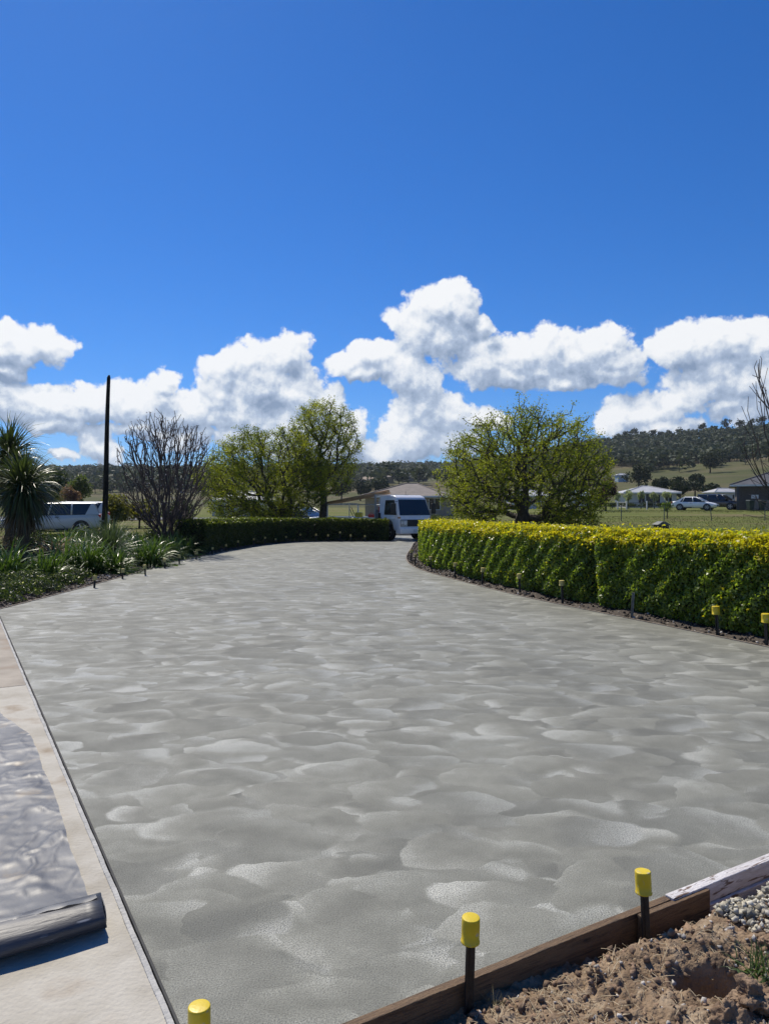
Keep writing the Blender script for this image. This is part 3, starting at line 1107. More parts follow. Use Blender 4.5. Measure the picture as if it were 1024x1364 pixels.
def soil_z(t, s):
    base = -0.065 + 0.085 * float(smooth(0.9, 2.0, t)) - 0.05 * float(smooth(0.7, 1.3, s))
    depth = 0.015 + 0.15 * float(smooth(1.15, 1.75, t))
    z = base - depth * math.exp(-((s - 0.05) / (0.055 + 0.045 * float(smooth(1.2, 2.0, t)))) ** 2)
    x, y = t * 1.0, s * 1.0
    z += 0.030 * fbm(x, y, 1.7, 3, 4.0) + 0.016 * fbm(x, y, 5.2, 4, 13.0)
    bil = abs(mnoise.noise((x * 22, y * 22, 2.0))) + 0.5 * abs(mnoise.noise((x * 47, y * 47, 8.0)))
    z += 0.028 * (bil - 0.35) * float(smooth(0.9, 1.3, t)) + 0.009 * fbm(x, y, 7.7, 3, 60.0)
    # the hole, longer across the view than along it
    a = Vector(ts(t, s)) - Vector(ts(1.60, 0.41))
    hx, hy = a.x / 0.105, a.y / 0.055
    z -= 0.15 * math.exp(-(hx * hx + hy * hy) ** 2)
    a = Vector(ts(t, s)) - Vector(ts(1.72, 0.30))
    z += 0.045 * math.exp(-((a.x / 0.2) ** 2 + (a.y / 0.055) ** 2))
    if s > 1.3:
        z -= (s - 1.3) * 0.35
    return z


tt = np.concatenate([np.arange(-2.2, 0.4, 0.12), np.arange(0.4, 2.75, 0.0075), np.arange(2.75, 4.5, 0.02), np.arange(4.5, 7.2, 0.1)])
sv = np.concatenate([np.arange(0.024, 0.80, 0.0075), np.arange(0.80, 1.5, 0.02), np.arange(1.5, 3.2, 0.12)])
V = np.zeros((len(tt), len(sv), 3))
for i, t in enumerate(tt):
    for j, s in enumerate(sv):
        q = ts(t, s)
        V[i, j] = (q.x, q.y, soil_z(t, s))
i, j = np.meshgrid(np.arange(len(tt) - 1), np.arange(len(sv) - 1), indexing='ij')
n = len(sv)
Q = np.stack([i * n + j, i * n + j + 1, (i + 1) * n + j + 1, (i + 1) * n + j], -1).reshape(-1, 4)
tag(quad_mesh('bare_soil', V.reshape(-1, 3), Q, M['soil'], smooth=True), kind='structure')

# gravel heap, crumbs and straw on it
pts, sz, cl = [], [], []
for k in range(2400):
    t, s = rs.uniform(1.95, 3.1), 0.16 + abs(rs.normal()) * 0.16
    if s < 0.16 + 0.05 * (2.6 - t) or s > 0.62:
        continue
    q = ts(t, s)
    pts.append((q.x, q.y, soil_z(t, s) + rs.uniform(0.004, 0.020)))
    sz.append(0.004 + 0.014 * rs.random() ** 1.8)
    g_ = rs.choice([0.22, 0.36, 0.50, 0.66]) * rs.uniform(0.8, 1.2)
    wv = rs.uniform(0.0, 1.0)
    cl.append((g_, g_ * (0.90 + 0.06 * wv), g_ * (0.66 + 0.16 * wv)))
tag(scatter_lumps('gravel', pts, sz, cl, M['pebble'], rs, 1, 0.9, 0.7), 'pale crushed gravel heaped at the right edge beside the white board', 'gravel', kind='stuff')
pts, sz, cl = [], [], []
for k in range(4400):
    t, s = (rs.uniform(0.45, 2.7), rs.uniform(0.07, 0.78)) if k < 2700 else (rs.uniform(-0.5, 4.5), rs.uniform(0.07, 1.6))
    q = ts(t, s)
    pts.append((q.x, q.y, soil_z(t, s) + 0.002))
    sz.append(0.0022 + 0.013 * rs.random() ** 3 + (0.009 if rs.random() < 0.03 else 0))
    if rs.random() < 0.20:
        g_ = rs.uniform(0.34, 0.62)
        cl.append((g_, g_ * 0.93, g_ * 0.84))
    else:
        g_ = rs.uniform(0.12, 0.30)
        cl.append((g_, g_ * 0.66, g_ * 0.42))
tag(scatter_lumps('soil_crumbs', pts, sz, cl, M['pebble'], rs, 1, 0.9, 0.8), 'crumbs of brown clay and small stones on the bare soil', 'soil', kind='stuff')

VV, QQ, CC, b = [], [], [], 0
for k in range(1900):
    t, s = rs.uniform(0.5, 1.9), rs.uniform(0.10, 0.75)
    if rs.random() < 0.5:
        t = rs.uniform(0.55, 1.25)
    q = ts(t, s)
    z = soil_z(t, s) + 0.006
    a = rs.uniform(0, 6.28)
    ln, w = rs.uniform(0.012, 0.06), rs.uniform(0.0006, 0.0016)
    d = np.array((math.cos(a), math.sin(a), rs.normal() * 0.18))
    w_ = np.array((-math.sin(a), math.cos(a), 0.0)) * w
    c = np.array((q.x, q.y, z))
    m_ = c + np.array((0, 0, rs.uniform(0, 0.006)))
    VV += [c - d * ln / 2 - w_, c - d * ln / 2 + w_, m_ + w_, m_ - w_, c + d * ln / 2 + w_ * .5, c + d * ln / 2 - w_ * .5]
    QQ += [(b, b + 1, b + 2, b + 3), (b + 3, b + 2, b + 4, b + 5)]
    g_ = rs.uniform(0.30, 0.55)
    CC += [(g_, g_ * 0.82, g_ * 0.55)] * 2
    b += 6
tag(quad_mesh('straw', np.array(VV), np.array(QQ), M['dry'], None, np.array(CC)), 'dry straw scattered on the soil by the nearest stake', 'straw', kind='stuff')

for (t, s, r_, dz, lab) in ((1.62, 0.585, 0.062, 0.01, 'largest brown clay clod, just below the hole in the soil'),
                            (1.44, 0.62, 0.045, 0.0, 'rounded clay clod at the bottom of the picture left of the largest clod'),
                            (1.93, 0.47, 0.04, 0.005, 'clay clod at the right edge above the green grass tuft')):
    q = ts(t, s)
    o = scatter_lumps('clay_clod', [(0, 0, 0)], [r_], [(0.2, 0.13, 0.08)], M['clod'], np.random.default_rng(int(t * 100)), 5, 0.75, 0.8, None, True)
    o.location = (q.x, q.y, soil_z(t, s) + r_ * 0.35 + dz)
    tag(o, lab, 'clod', 'clay clods on the bare soil')

# ------------------------------------------------------------------ form boards
def board(name, t0, t1, s0, s1, z0, z1, m, label, parent=None, bevel=0.003):
    """plank built along local X, placed along the slab edge"""
    rr = random.Random(int(t0 * 100) + 7)
    n = 26
    vs, fs = [], []
    L_ = t1 - t0
    for i in range(n + 1):
        x = L_ * i / n
        dz = 0.0025 * fbm(x, t0, 2, 3, 3.0)
        vs += [(x, 0, z0), (x, -(s1 - s0), z0), (x, -(s1 - s0), z1 + dz), (x, 0, z1 + dz)]
    for i in range(n):
        a, b_ = 4 * i, 4 * i + 4
        for k in range(4):
            k2 = (k + 1) % 4
            fs.append((a + k, b_ + k, b_ + k2, a + k2))
    fs += [(0, 1, 2, 3), (4 * n + 3, 4 * n + 2, 4 * n + 1, 4 * n)]
    o = MB().add(vs, fs).build(name, m, parent, bevel=bevel)
    q = ts(t0, s0)
    if parent is None:
        o.location = (q.x, q.y, 0)
        o.rotation_euler = (0, 0, math.atan2(DB.y, DB.x))
        tag(o, label, 'timber board')
    else:
        o.location = (t0 - parent['t0'], -(s0 - parent['s0']), 0)
    return o


board('form_board', -0.12, 1.90, 0.003, 0.036, -0.16, 0.006, M['brown_timber'], 'long wet brown form board along the front edge of the new concrete')
board('form_board', 1.70, 2.11, 0.038, 0.064, -0.17, 0.001, M['brown_timber'], 'short dark brown board lapping the joint behind the second yellow-capped stake')
board('form_board', 1.905, 6.6, 0.003, 0.046, -0.066, 0.010, M['white_timber'], 'upper white painted board with flaking paint at the right edge of the concrete')
board('form_board', 2.115, 6.6, 0.010, 0.058, -0.16, -0.069, M['white_timber'], 'lower white painted board under the flaking one at the right edge')


def strip(line, side, name, label):
    mb = MB()
    pr = []
    n = len(line)
    for i, p in enumerate(line):
        t = (line[min(i + 1, n - 1)] - line[max(i - 1, 0)]).normalized()
        nn = Vector((-t.y, t.x)) * side
        pr.append((p + nn * 0.003, p + nn * 0.026))
    for (a, b_), (c, d) in zip(pr[:-1], pr[1:]):
        mb.hexa([(*a, -0.1), (*b_, -0.1), (*d, -0.1), (*c, -0.1)], [(*a, 0.012), (*b_, 0.012), (*d, 0.012), (*c, 0.012)])
    return tag(mb.build(name, M['form_ply'], None), label, 'form strip')


M['form_ply'] = mat('bent_ply', (0.16, 0.12, 0.085), (0.33, 0.28, 0.22), 0.8, 4, 6, 0.4)
strip(RIGHT[:-12], -1, 'form_strip', 'thin bent timber form strip between the concrete and the right hedge')
strip(LEFT[:48], 1, 'form_strip', 'thin bent timber form strip between the concrete and the left garden bed')

# ------------------------------------------------------------------ stakes with yellow caps


def make_stake(name, label, group, loc, top, cap_r=0.03, cap_h=0.085, pale=False, capless=False, post_w=0.017, lean=(0, 0), bury=0.3):
    e = empty(name, loc, random.Random(label).uniform(0, 2), label, 'stake', group)
    e.rotation_euler = (lean[0], lean[1], e.rotation_euler[2])
    mb = MB()
    for k in range(3):                    # Y-shaped steel section
        a = 2 * math.pi * k / 3
        Mx = Matrix.Rotation(a, 4, 'Z')
        mb.box(0.0005, post_w, -0.0032, 0.0032, -bury, top - (0.0 if capless else 0.02), Mx)
    mb.build('post', M['steel'] if not capless else M['galv_dull'], e)
    if not capless:
        r_ = cap_r
        prof = [(r_ * 0.98, top - cap_h), (r_ * 1.05, top - cap_h + 0.001), (r_ * 1.05, top - cap_h + 0.006), (r_ * 0.975, top - cap_h + 0.008), (r_ * 1.0, top - cap_h * 0.5), (r_ * 1.0, top - 0.006), (r_ * 0.985, top - 0.0025), (r_ * 0.94, top - 0.0005), (r_ * 0.88, top)]
        MB().lathe(prof, 24).build('cap', M['cap_pale'] if pale else M['cap'], e, smooth=True)
    return e


M['galv_dull'] = mat('weathered_steel', (0.09, 0.095, 0.09), (0.19, 0.20, 0.19), 0.6, 12, metal=0.4)
GS = 'steel stakes with yellow caps holding the concrete forms'
q = ts(0.868, 0.062)
make_stake('stake', 'yellow-capped black stake in the middle of the brown front board', GS, (q.x, q.y, 0), 0.243, lean=(R(1), R(-2.5)))
q = ts(1.685, 0.090)
make_stake('stake', 'yellow-capped black stake where the brown and white boards meet', GS, (q.x, q.y, 0), 0.193, lean=(R(-2), R(3)))
make_stake('stake', 'yellow-capped stake at the bottom edge of the picture by the old path', GS, (-0.505, 2.005, 0), 0.232, 0.0305)
hedge_stakes = [(545, 748, 0.33, False), (550, 753, 0.30, False), (572, 759.5, 0.34, False), (603, 769, 0.32, False), (638.5, 779, 0.34, False), (689, 791, 0.36, False), (745, 803.5, 0.37, False), (837, 823.5, 0.36, True), (950, 847, 0.36, False), (1015.5, 861, 0.37, False)]
for k, (px, py, h, cl) in enumerate(hedge_stakes):
    p = P(px, py, CAMH * FPX / (py - HOR))
    p.x += 0.05
    if cl:
        lab = 'bare steel stake without a cap at the foot of the right hedge'
    elif k >= 8:
        lab = 'yellow-capped stake by the right hedge, ' + ('second from the right edge of the picture' if k == 8 else 'nearest the right edge of the picture')
    else:
        lab = 'yellow-capped stake along the right hedge, ' + ORD[k] + ' counted from the truck'
    make_stake('stake', lab, GS, (p.x, p.y, 0.0), h, 0.044 if k < 8 else 0.047, 0.10 if k > 6 else 0.085, k < 8, cl, 0.022, (R(3 * math.sin(k * 2.1)), R(3 * math.cos(k * 1.7))))
for k, (px, py, h) in enumerate([(130, 783, 0.23), (167, 771, 0.22), (197, 766.5, 0.24), (223, 757, 0.24), (242, 751, 0.24), (264, 745.5, 0.24)]):
    p = P(px, py, CAMH * FPX / (py - HOR))
    make_stake('stake', 'yellow-capped stake beside the left garden bed, ' + ORD[k] + ' from the left', GS, (p.x - 0.06, p.y, 0), h, 0.038, 0.085, True, False, 0.022, (R(2 * math.sin(k)), R(4 * math.cos(k * 1.3))))
far = [(283, 730), (301, 726), (317, 721), (338, 718), (353, 716), (367, 718), (381, 715), (400, 712), (421, 712), (437, 713), (453, 709), (467, 713), (486, 714)]
dd = [23.6, 25.2, 26.6, 28.2, 29.3, 30.3, 31.0, 31.5, 31.7, 31.7, 31.7, 31.7, 31.7]
for k, ((px, py), d) in enumerate(zip(far, dd)):
    p = P(px, py, d)
    make_stake('stake', 'small yellow-capped stake before the dark far hedge, ' + ORD[k] + ' from the left', GS, (p.x, p.y, 0), max(0.2, p.z + 0.03), 0.036, 0.075, True, False, 0.024)

# ------------------------------------------------------------------ roll of plastic film laid out on the path


def plastic_mat():
    m, nt, b = nodes_of('crumpled_plastic_film')
    N, L = nt.nodes, nt.links
    tc = N.new('ShaderNodeTexCoord')
    mp = N.new('ShaderNodeMapping')
    mp.inputs['Scale'].default_value = (2.2, 1.0, 1.0)
    L.new(tc.outputs['Object'], mp.inputs[0])
    a = N.new('ShaderNodeTexNoise')
    a.inputs['Scale'].default_value = 1.8
    a.inputs['Detail'].default_value = 6
    a.inputs['Distortion'].default_value = 1.1
    L.new(mp.outputs[0], a.inputs['Vector'])
    rp = N.new('ShaderNodeValToRGB')
    rp.color_ramp.elements[0].position = 0.33
    rp.color_ramp.elements[1].position = 0.66
    rp.color_ramp.elements[0].color = (0.050, 0.056, 0.070, 1)
    rp.color_ramp.elements[1].color = (0.165, 0.168, 0.170, 1)
    L.new(a.outputs[0], rp.inputs[0])
    dn = N.new('ShaderNodeTexNoise')
    dn.inputs['Scale'].default_value = 4.5
    dn.inputs['Detail'].default_value = 7
    L.new(tc.outputs['Object'], dn.inputs['Vector'])
    mr = N.new('ShaderNodeMapRange')
    mr.inputs[1].default_value = 0.58
    mr.inputs[2].default_value = 0.70
    L.new(dn.outputs[0], mr.inputs[0])
    mx = N.new('ShaderNodeMix')
    mx.data_type = 'RGBA'
    L.new(mr.outputs[0], mx.inputs[0])
    L.new(rp.outputs[0], mx.inputs[6])
    mx.inputs[7].default_value = (0.27, 0.22, 0.15, 1)
    L.new(mx.outputs[2], b.inputs['Base Color'])
    b.inputs['Roughness'].default_value = 0.48
    b.inputs['Specular IOR Level'].default_value = 0.6
    v = N.new('ShaderNodeTexNoise')
    v.inputs['Scale'].default_value = 3.5
    v.inputs['Detail'].default_value = 3
    v.inputs['Distortion'].default_value = 0.5
    L.new(mp.outputs[0], v.inputs['Vector'])
    bp = N.new('ShaderNodeBump')
    bp.inputs['Strength'].default_value = 0.22
    bp.inputs['Distance'].default_value = 0.02
    L.new(v.outputs[0], bp.inputs['Height'])
    L.new(bp.outputs[0], b.inputs['Normal'])
    tr = N.new('ShaderNodeBsdfTransparent')
    ms = N.new('ShaderNodeMixShader')
    ms.inputs[0].default_value = 0.10
    L.new(b.outputs[0], ms.inputs[1])
    L.new(tr.outputs[0], ms.inputs[2])
    L.new(ms.outputs[0], nt.nodes['Material Output'].inputs['Surface'])
    return m


M['film'] = plastic_mat()
M['film_roll'] = mat('rolled_plastic_film', (0.030, 0.033, 0.042), (0.075, 0.080, 0.094), 0.48, 3.0, 6, 0.25, 14, spec=0.45, stretch=(0.8, 5, 5), wear=((0.26, 0.27, 0.29), 9.0, 0.66, 0.74))
# local frame: x towards the slab (DB), y along the path (DL); origin at the visible end of the roll
RE = Vector((-1.075, 2.80))
root = empty('plastic_sheet', (RE.x, RE.y, 0), math.atan2(DB.y, DB.x), 'crumpled grey plastic film unrolled on the old path beside the new concrete', 'plastic sheet')
rad = 0.072
mb = MB()
prof, nseg = [], 26
for i in range(34):
    x = -2.0 + 2.0 * i / 33
    vs = []
    for k in range(nseg):
        a = 2 * math.pi * k / nseg
        rr = rad * (1 + 0.05 * math.sin(a * 3 + x * 4) + 0.02 * math.sin(a * 7 - x * 9))
        sag = 0.86 if math.sin(a) < 0 else 1.0
        vs.append((x + 0.006 * math.sin(a * 2), rr * math.cos(a) * 1.32 + 0.012 * math.sin(x * 5), rad * 0.72 + rr * math.sin(a) * sag * 0.76))
    prof.append(vs)
for vs in prof:
    mb.v += vs
for i in range(33):
    for k in range(nseg):
        k2 = (k + 1) % nseg
        mb.f.append((i * nseg + k, (i + 1) * nseg + k, (i + 1) * nseg + k2, i * nseg + k2))
mb.f.append(tuple(33 * nseg + k for k in range(nseg)))
mb.f.append(tuple(range(nseg - 1, -1, -1)))
mb.build('roll', M['film_roll'], root, smooth=True)
sp = MB()
for kk in range(5):                                   # wound layers seen at the end of the roll
    r_ = rad * (0.85 - 0.16 * kk)
    pts = [(0.004, r_ * 1.12 * math.cos(a), rad * 0.72 + r_ * 0.70 * math.sin(a)) for a in np.linspace(0, 6.0, 18)]
    sp.tube(pts, 0.0022, 4)
sp.build('wound_layers', M['film'], root)
nx, ny = 190, 430
X = np.linspace(-1.98, -0.015, nx)
Y = np.linspace(0.0, 6.2, ny)
V = np.zeros((ny, nx, 3))
for j, y in enumerate(Y):
    jag = 0.012 * fbm(y, 0, 4, 4, 2.6) - (0.16 * float(smooth(2.5, 3.5, y)))
    for i, x in enumerate(X):
        u = (x + 1.98) / 1.965
        w = fbm(x * 1.0, y * 1.0, 0, 4, 2.2)
        def crease(n, w_):
            return max(0.0, 1 - abs(n) * w_)
        cr = crease(mnoise.noise((x * 2.2 + w * .5, y * 1.3 + x * .8, 3.0)), 9) + 0.7 * crease(mnoise.noise((x * 4.6 + w * .5, y * 2.2 - x * 2.0, 6.0)), 7) + 0.5 * crease(mnoise.noise((x * 3 + 5 * y, y * 4.5 - 2 * x + w, 9.0)), 6)
        z = 0.012 + 0.0065 * cr + 0.005 * w + 0.0025 * mnoise.noise((x * 14, y * 14, 2.0))
        lift = math.exp(-(y / 0.13) ** 2) * (rad * 1.28)
        V[j, i] = (x + jag * u, y + 0.005 + (0.02 * w), max(0.008, z) + lift)
ii, jj = np.meshgrid(np.arange(nx - 1), np.arange(ny - 1), indexing='ij')
Q = np.stack([jj * nx + ii, jj * nx + ii + 1, (jj + 1) * nx + ii + 1, (jj + 1) * nx + ii], -1).reshape(-1, 4)
quad_mesh('sheet', V.reshape(-1, 3), Q, M['film'], root, smooth=True)
# ------------------------------------------------------------------ hedges


def hedge(name, label, line, side, off, width, hfun, nleaf, size, seed, newgrowth, greens, gaps=(), split=(0.50, 0.36, 0.08)):
    rs = np.random.default_rng(seed)
    pts = fine(line, 0.05)
    arr = np.array([p[:] for p in pts])
    tan = np.gradient(arr, axis=0)
    tan = unit(tan)
    nor = np.stack([-tan[:, 1], tan[:, 0]], 1) * side
    seg = np.r_[0, np.cumsum(np.linalg.norm(np.diff(arr, axis=0), axis=1))]
    total = seg[-1]
    root = empty(name, (arr[len(arr) // 2][0], arr[len(arr) // 2][1], 0), 0, label, 'hedge')
    org = np.array(root.location)

    def at(s):
        p = np.stack([np.interp(s, seg, arr[:, 0]), np.interp(s, seg, arr[:, 1])], 1)
        nn = unit(np.stack([np.interp(s, seg, nor[:, 0]), np.interp(s, seg, nor[:, 1])], 1))
        tt_ = unit(np.stack([np.interp(s, seg, tan[:, 0]), np.interp(s, seg, tan[:, 1])], 1))
        return p, nn, tt_
    # bushy bulges: individual plants about 0.7 m apart
    cen = np.arange(0.2, total, 0.62) + rs.normal(0, 0.08, len(np.arange(0.2, total, 0.62)))
    amp = rs.uniform(0.01, 0.055, len(cen))

    def bulge(s, z):
        k = np.abs(s[:, None] - cen[None, :]).argmin(1)
        dd_ = np.minimum(np.abs(s - cen[k]) / 0.38, 1.2)
        b_ = amp[k] * (1 - dd_ ** 2) - 0.03
        b_ += 0.035 * np.sin(s * 9.1 + z * 7) * np.sin(z * 8.3 + s * 3.7)
        for g_, gw in gaps:
            b_ -= 0.13 * np.exp(-((s - g_ - 0.10 * (z - 0.6)) / gw) ** 2) * smooth(-0.1, 0.35, z)
        return b_
    # uneven sampling: more leaves where the hedge is close to the eye
    sgrid = np.linspace(0, total, 400)
    pg, _, _ = at(sgrid)
    wgt = (1 / np.maximum(np.hypot(pg[:, 0], pg[:, 1]), 4)) ** 1.1
    cdf = np.cumsum(wgt)
    cdf /= cdf[-1]

    def samp(n):
        return np.interp(rs.random(n), cdf, sgrid)
    parts = []
    nf, ntp, nb = int(nleaf * split[0]), int(nleaf * split[1]), int(nleaf * split[2])
    ne = nleaf - nf - ntp - nb
    for kind, n in (('front', nf), ('top', ntp), ('back', nb), ('end', ne)):
        s = samp(n) if kind != 'end' else np.where(rs.random(n) < 0.5, 0.0, total)
        H = np.array([hfun(v / total) for v in s])
        dep = rs.exponential(0.045, n)
        sgn = 1.0
        if kind in ('front', 'back'):
            z = H * (1 - rs.random(n) ** 1.15 * 0.97)
            z = np.clip(z, 0.05, None)
        elif kind == 'top':
            z = H.copy()
        else:
            z = H * rs.uniform(0.05, 1.0, n)
        p, nn, tt_ = at(s)
        if kind == 'front':
            rnd = 0.08 * smooth(0.86, 1.0, z / H) + 0.07 * (1 - smooth(0.0, 0.25, z))
            w = off - bulge(s, z) + dep + rnd
            nrm = np.c_[-nn, np.full(n, 0.25)]
        elif kind == 'back':
            w = off + width + bulge(s + 3.3, z) - dep
            nrm = np.c_[nn, np.full(n, 0.25)]
        elif kind == 'top':
            w = off + rs.uniform(0.0, 1, n) * width
            e_ = np.minimum(w - off, off + width - w)
            z = H - dep * 0.9 - 0.10 * np.exp(-(e_ / 0.10) ** 2) + bulge(s, z) * 0.6 + 0.02 * np.sin(w * 11 + s * 5)
            sprig = rs.random(n) < 0.03
            z = z + sprig * rs.uniform(0.01, 0.09, n)
            nrm = np.c_[np.zeros((n, 2)), np.ones(n)]
        else:
            w = off + rs.random(n) * width
            e_ = np.minimum(w - off, off + width - w)
            sg = np.where(s < 0.1, 1.0, -1.0)
            p = p + tt_ * (sg * (dep - 0.10 + 0.18 * np.exp(-(e_ / 0.2) ** 2)))[:, None]
            nrm = np.c_[-tt_ * sg[:, None], np.full(n, 0.2)]
        C = np.c_[p + nn * w[:, None], z]
        sz = size * rs.uniform(0.6, 1.25, n)
        V_, Q_ = leaf_quads(C - org, sz, rs, 0.55, nrm, 0.13, 1.05, np.array((0, 0, 0.35)))
        # colour: old growth green, fresh shoots near the top yellow-green
        f = rs.random(n)[:, None]
        col = np.array(greens[0]) * (1 - f) + np.array(greens[1]) * f
        ng = newgrowth[0] * smooth(-0.30, -0.02, z - H + 0.06 * np.sin(s * 2.7) + rs.normal(0, 0.045, n)) if kind != 'top' else newgrowth[0] * np.ones(n)
        pick = rs.random(n) < np.maximum(ng, newgrowth[3] * (0.4 + 0.6 * np.sin(s * 5 + z * 6)))
        f2 = rs.random(n)[:, None]
        fresh = np.array(newgrowth[1]) * (1 - f2) + np.array(newgrowth[2]) * f2
        col = np.where(pick[:, None], fresh, col) * rs.uniform(0.75, 1.2, n)[:, None]
        parts.append((V_, Q_, col))
    V_, Q_, K_ = merge(parts)
    fo = quad_mesh('foliage', V_, Q_, M['hedge_leaf'], root, K_)
    fo['kind'] = 'stuff'
    # twiggy heart of the hedge
    mb = MB()
    ss_ = np.arange(0.12, total - 0.12, 0.25)
    p, nn, _ = at(ss_)
    ring = []
    for i in range(len(ss_)):
        H = hfun(ss_[i] / total)
        gap = sum(0.18 * math.exp(-((ss_[i] - g_) / (gw * 1.6)) ** 2) for g_, gw in gaps)
        a = p[i] + nn[i] * (off + 0.15 + gap)
        c = p[i] + nn[i] * (off + width - 0.14)
        ring.append([(*(a - org[:2]), 0.12), (*(a - org[:2]), H - 0.2), (*(a * .85 + c * .15 - org[:2]), H - 0.11), (*(a * .15 + c * .85 - org[:2]), H - 0.11), (*(c - org[:2]), H - 0.2), (*(c - org[:2]), 0.12)])
    for r_ in ring:
        mb.v += r_
    for i in range(len(ring) - 1):
        for k in range(6):
            k2 = (k + 1) % 6
            mb.f.append((i * 6 + k, i * 6 + k2, (i + 1) * 6 + k2, (i + 1) * 6 + k))
    mb.f.append(tuple(range(5, -1, -1)))
    mb.f.append(tuple((len(ring) - 1) * 6 + k for k in range(6)))
    mb.build('inner_twigs', M['core'], root)
    st = MB()
    for c_ in cen:
        p, nn, _ = at(np.array([min(c_, total)]))
        q_ = p[0] + nn[0] * (off + width * 0.45) - org[:2]
        for k in range(3):
            a = rs.uniform(0, 6.28)
            st.tube([(q_[0] + 0.02 * math.cos(a), q_[1] + 0.02 * math.sin(a), -0.05), (q_[0] + 0.15 * math.cos(a), q_[1] + 0.15 * math.sin(a), 0.35)], [0.016, 0.010], 5)
    st.build('stems', M['bark'], root)['kind'] = 'stuff'
    return root


HL = [p for p in RIGHT if p.y < 20.6][1:]
hedge('hedge', 'long clipped hedge with yellow new leaves on top, right of the driveway', HL, -1, 0.29, 1.05,
      lambda u: 1.25 - 0.085 * u ** 0.8, 140000, 0.058, 21, (0.95, (0.62, 0.52, 0.024), (0.40, 0.40, 0.034), 0.07), ((0.062, 0.115, 0.020), (0.285, 0.375, 0.065)), gaps=((6.2, 0.13),))
HL2 = [p for p in LEFT if p.y > 23.7]
HL2 = HL2[:-1]
hedge('hedge', 'dark low clipped hedge across the far end of the driveway', HL2, 1, 0.30, 1.0,
      lambda u: 1.10 - 0.14 * u, 60000, 0.070, 22, (0.45, (0.22, 0.25, 0.025), (0.14, 0.18, 0.022), 0.02), ((0.030, 0.050, 0.011), (0.080, 0.115, 0.024)))

# ------------------------------------------------------------------ trees
def skeleton(rs, trunk, tips, bf=0.35, step=0.22, wob=0.10, bow=0.08, r_tip=0.006, power=0.47, r_min=0.004):
    """grow branches from a trunk polyline to crown tips; returns nodes, parents, radii, chains"""
    nodes = [np.array(p, float) for p in trunk]
    par = [-1] + list(range(len(trunk) - 1))
    plen = [0.0]
    for a, b in zip(nodes[:-1], nodes[1:]):
        plen.append(plen[-1] + np.linalg.norm(b - a))
    base_i = max(0, len(trunk) - 3)
    fork = nodes[-1]
    cap = 60000
    NA = np.zeros((cap, 3))
    PL = np.zeros(cap)
    n = len(nodes)
    NA[:n] = nodes
    PL[:n] = plen
    par = par + [0] * (cap - n)
    order = np.argsort(np.linalg.norm(tips - fork, axis=1))
    tipidx = []
    for ti in order:
        tp = tips[ti]
        dv = np.linalg.norm(NA[base_i:n] - tp, axis=1)
        dz = (tp - NA[base_i:n])
        # prefer parents that let the twig run outwards
        rad = unit(NA[base_i:n] - fork + 1e-6)
        back = np.clip(-(unit(dz) * rad).sum(1), 0, 1)
        cost = dv * (1 + 0.8 * back) + bf * PL[base_i:n]
        k = base_i + int(cost.argmin())
        d = dv[k - base_i]
        m_ = max(1, int(d / step))
        a = NA[k]
        prev = k
        perp = rs.normal(size=3)
        perp -= unit(tp - a) * (perp @ unit(tp - a))
        for j in range(1, m_ + 1):
            u = j / m_
            q = a + (tp - a) * u + perp * 0.08 * d * math.sin(math.pi * u) * wob * 6 + rs.normal(size=3) * step * wob * (u < 1)
            q[2] += bow * d * math.sin(math.pi * u) * -1.0
            NA[n] = q
            par[n] = prev
            PL[n] = PL[prev] + d / m_
            prev = n
            n += 1
        tipidx.append(prev)
    cnt = np.zeros(n)
    cnt[tipidx] += 1
    for i in range(n - 1, 0, -1):
        cnt[par[i]] += cnt[i]
    rad = np.maximum(r_min, r_tip * cnt ** power)
    kids = [[] for _ in range(n)]
    for i in range(1, n):
        kids[par[i]].append(i)
    chains = []
    stack = [(0, None)]
    while stack:
        i, src = stack.pop()
        ch = [] if src is None else [src]
        ch.append(i)
        while kids[i]:
            ks = sorted(kids[i], key=lambda c: -cnt[c])
            for o_ in ks[1:]:
                stack.append((o_, i))
            i = ks[0]
            ch.append(i)
        chains.append(ch)
    return NA[:n], par[:n], rad, chains, tipidx


def branch_mesh(name, nd, rad, chains, m, parent, big=0.02):
    mb = MB()
    for ch in chains:
        r_ = [rad[i] for i in ch]
        if len(ch) > 1 and r_[0] > r_[1] * 1.6:
            r_[0] = r_[1] * 1.25
        mx = max(r_)
        mb.tube([nd[i] for i in ch], r_, 7 if mx > 0.05 else (5 if mx > big else 3), cap=False)
    return mb.build(name, m, parent, smooth=True)


def crown_points(rs, n, fun):
    out = []
    while len(out) < n:
        p = rs.uniform(-1, 1, 3)
        r_ = np.linalg.norm(p)
        if r_ > 1 or rs.random() > r_ ** 1.6 + 0.12:
            continue
        q = fun(p)
        if q is not None:
            out.append(q)
    return np.array(out)


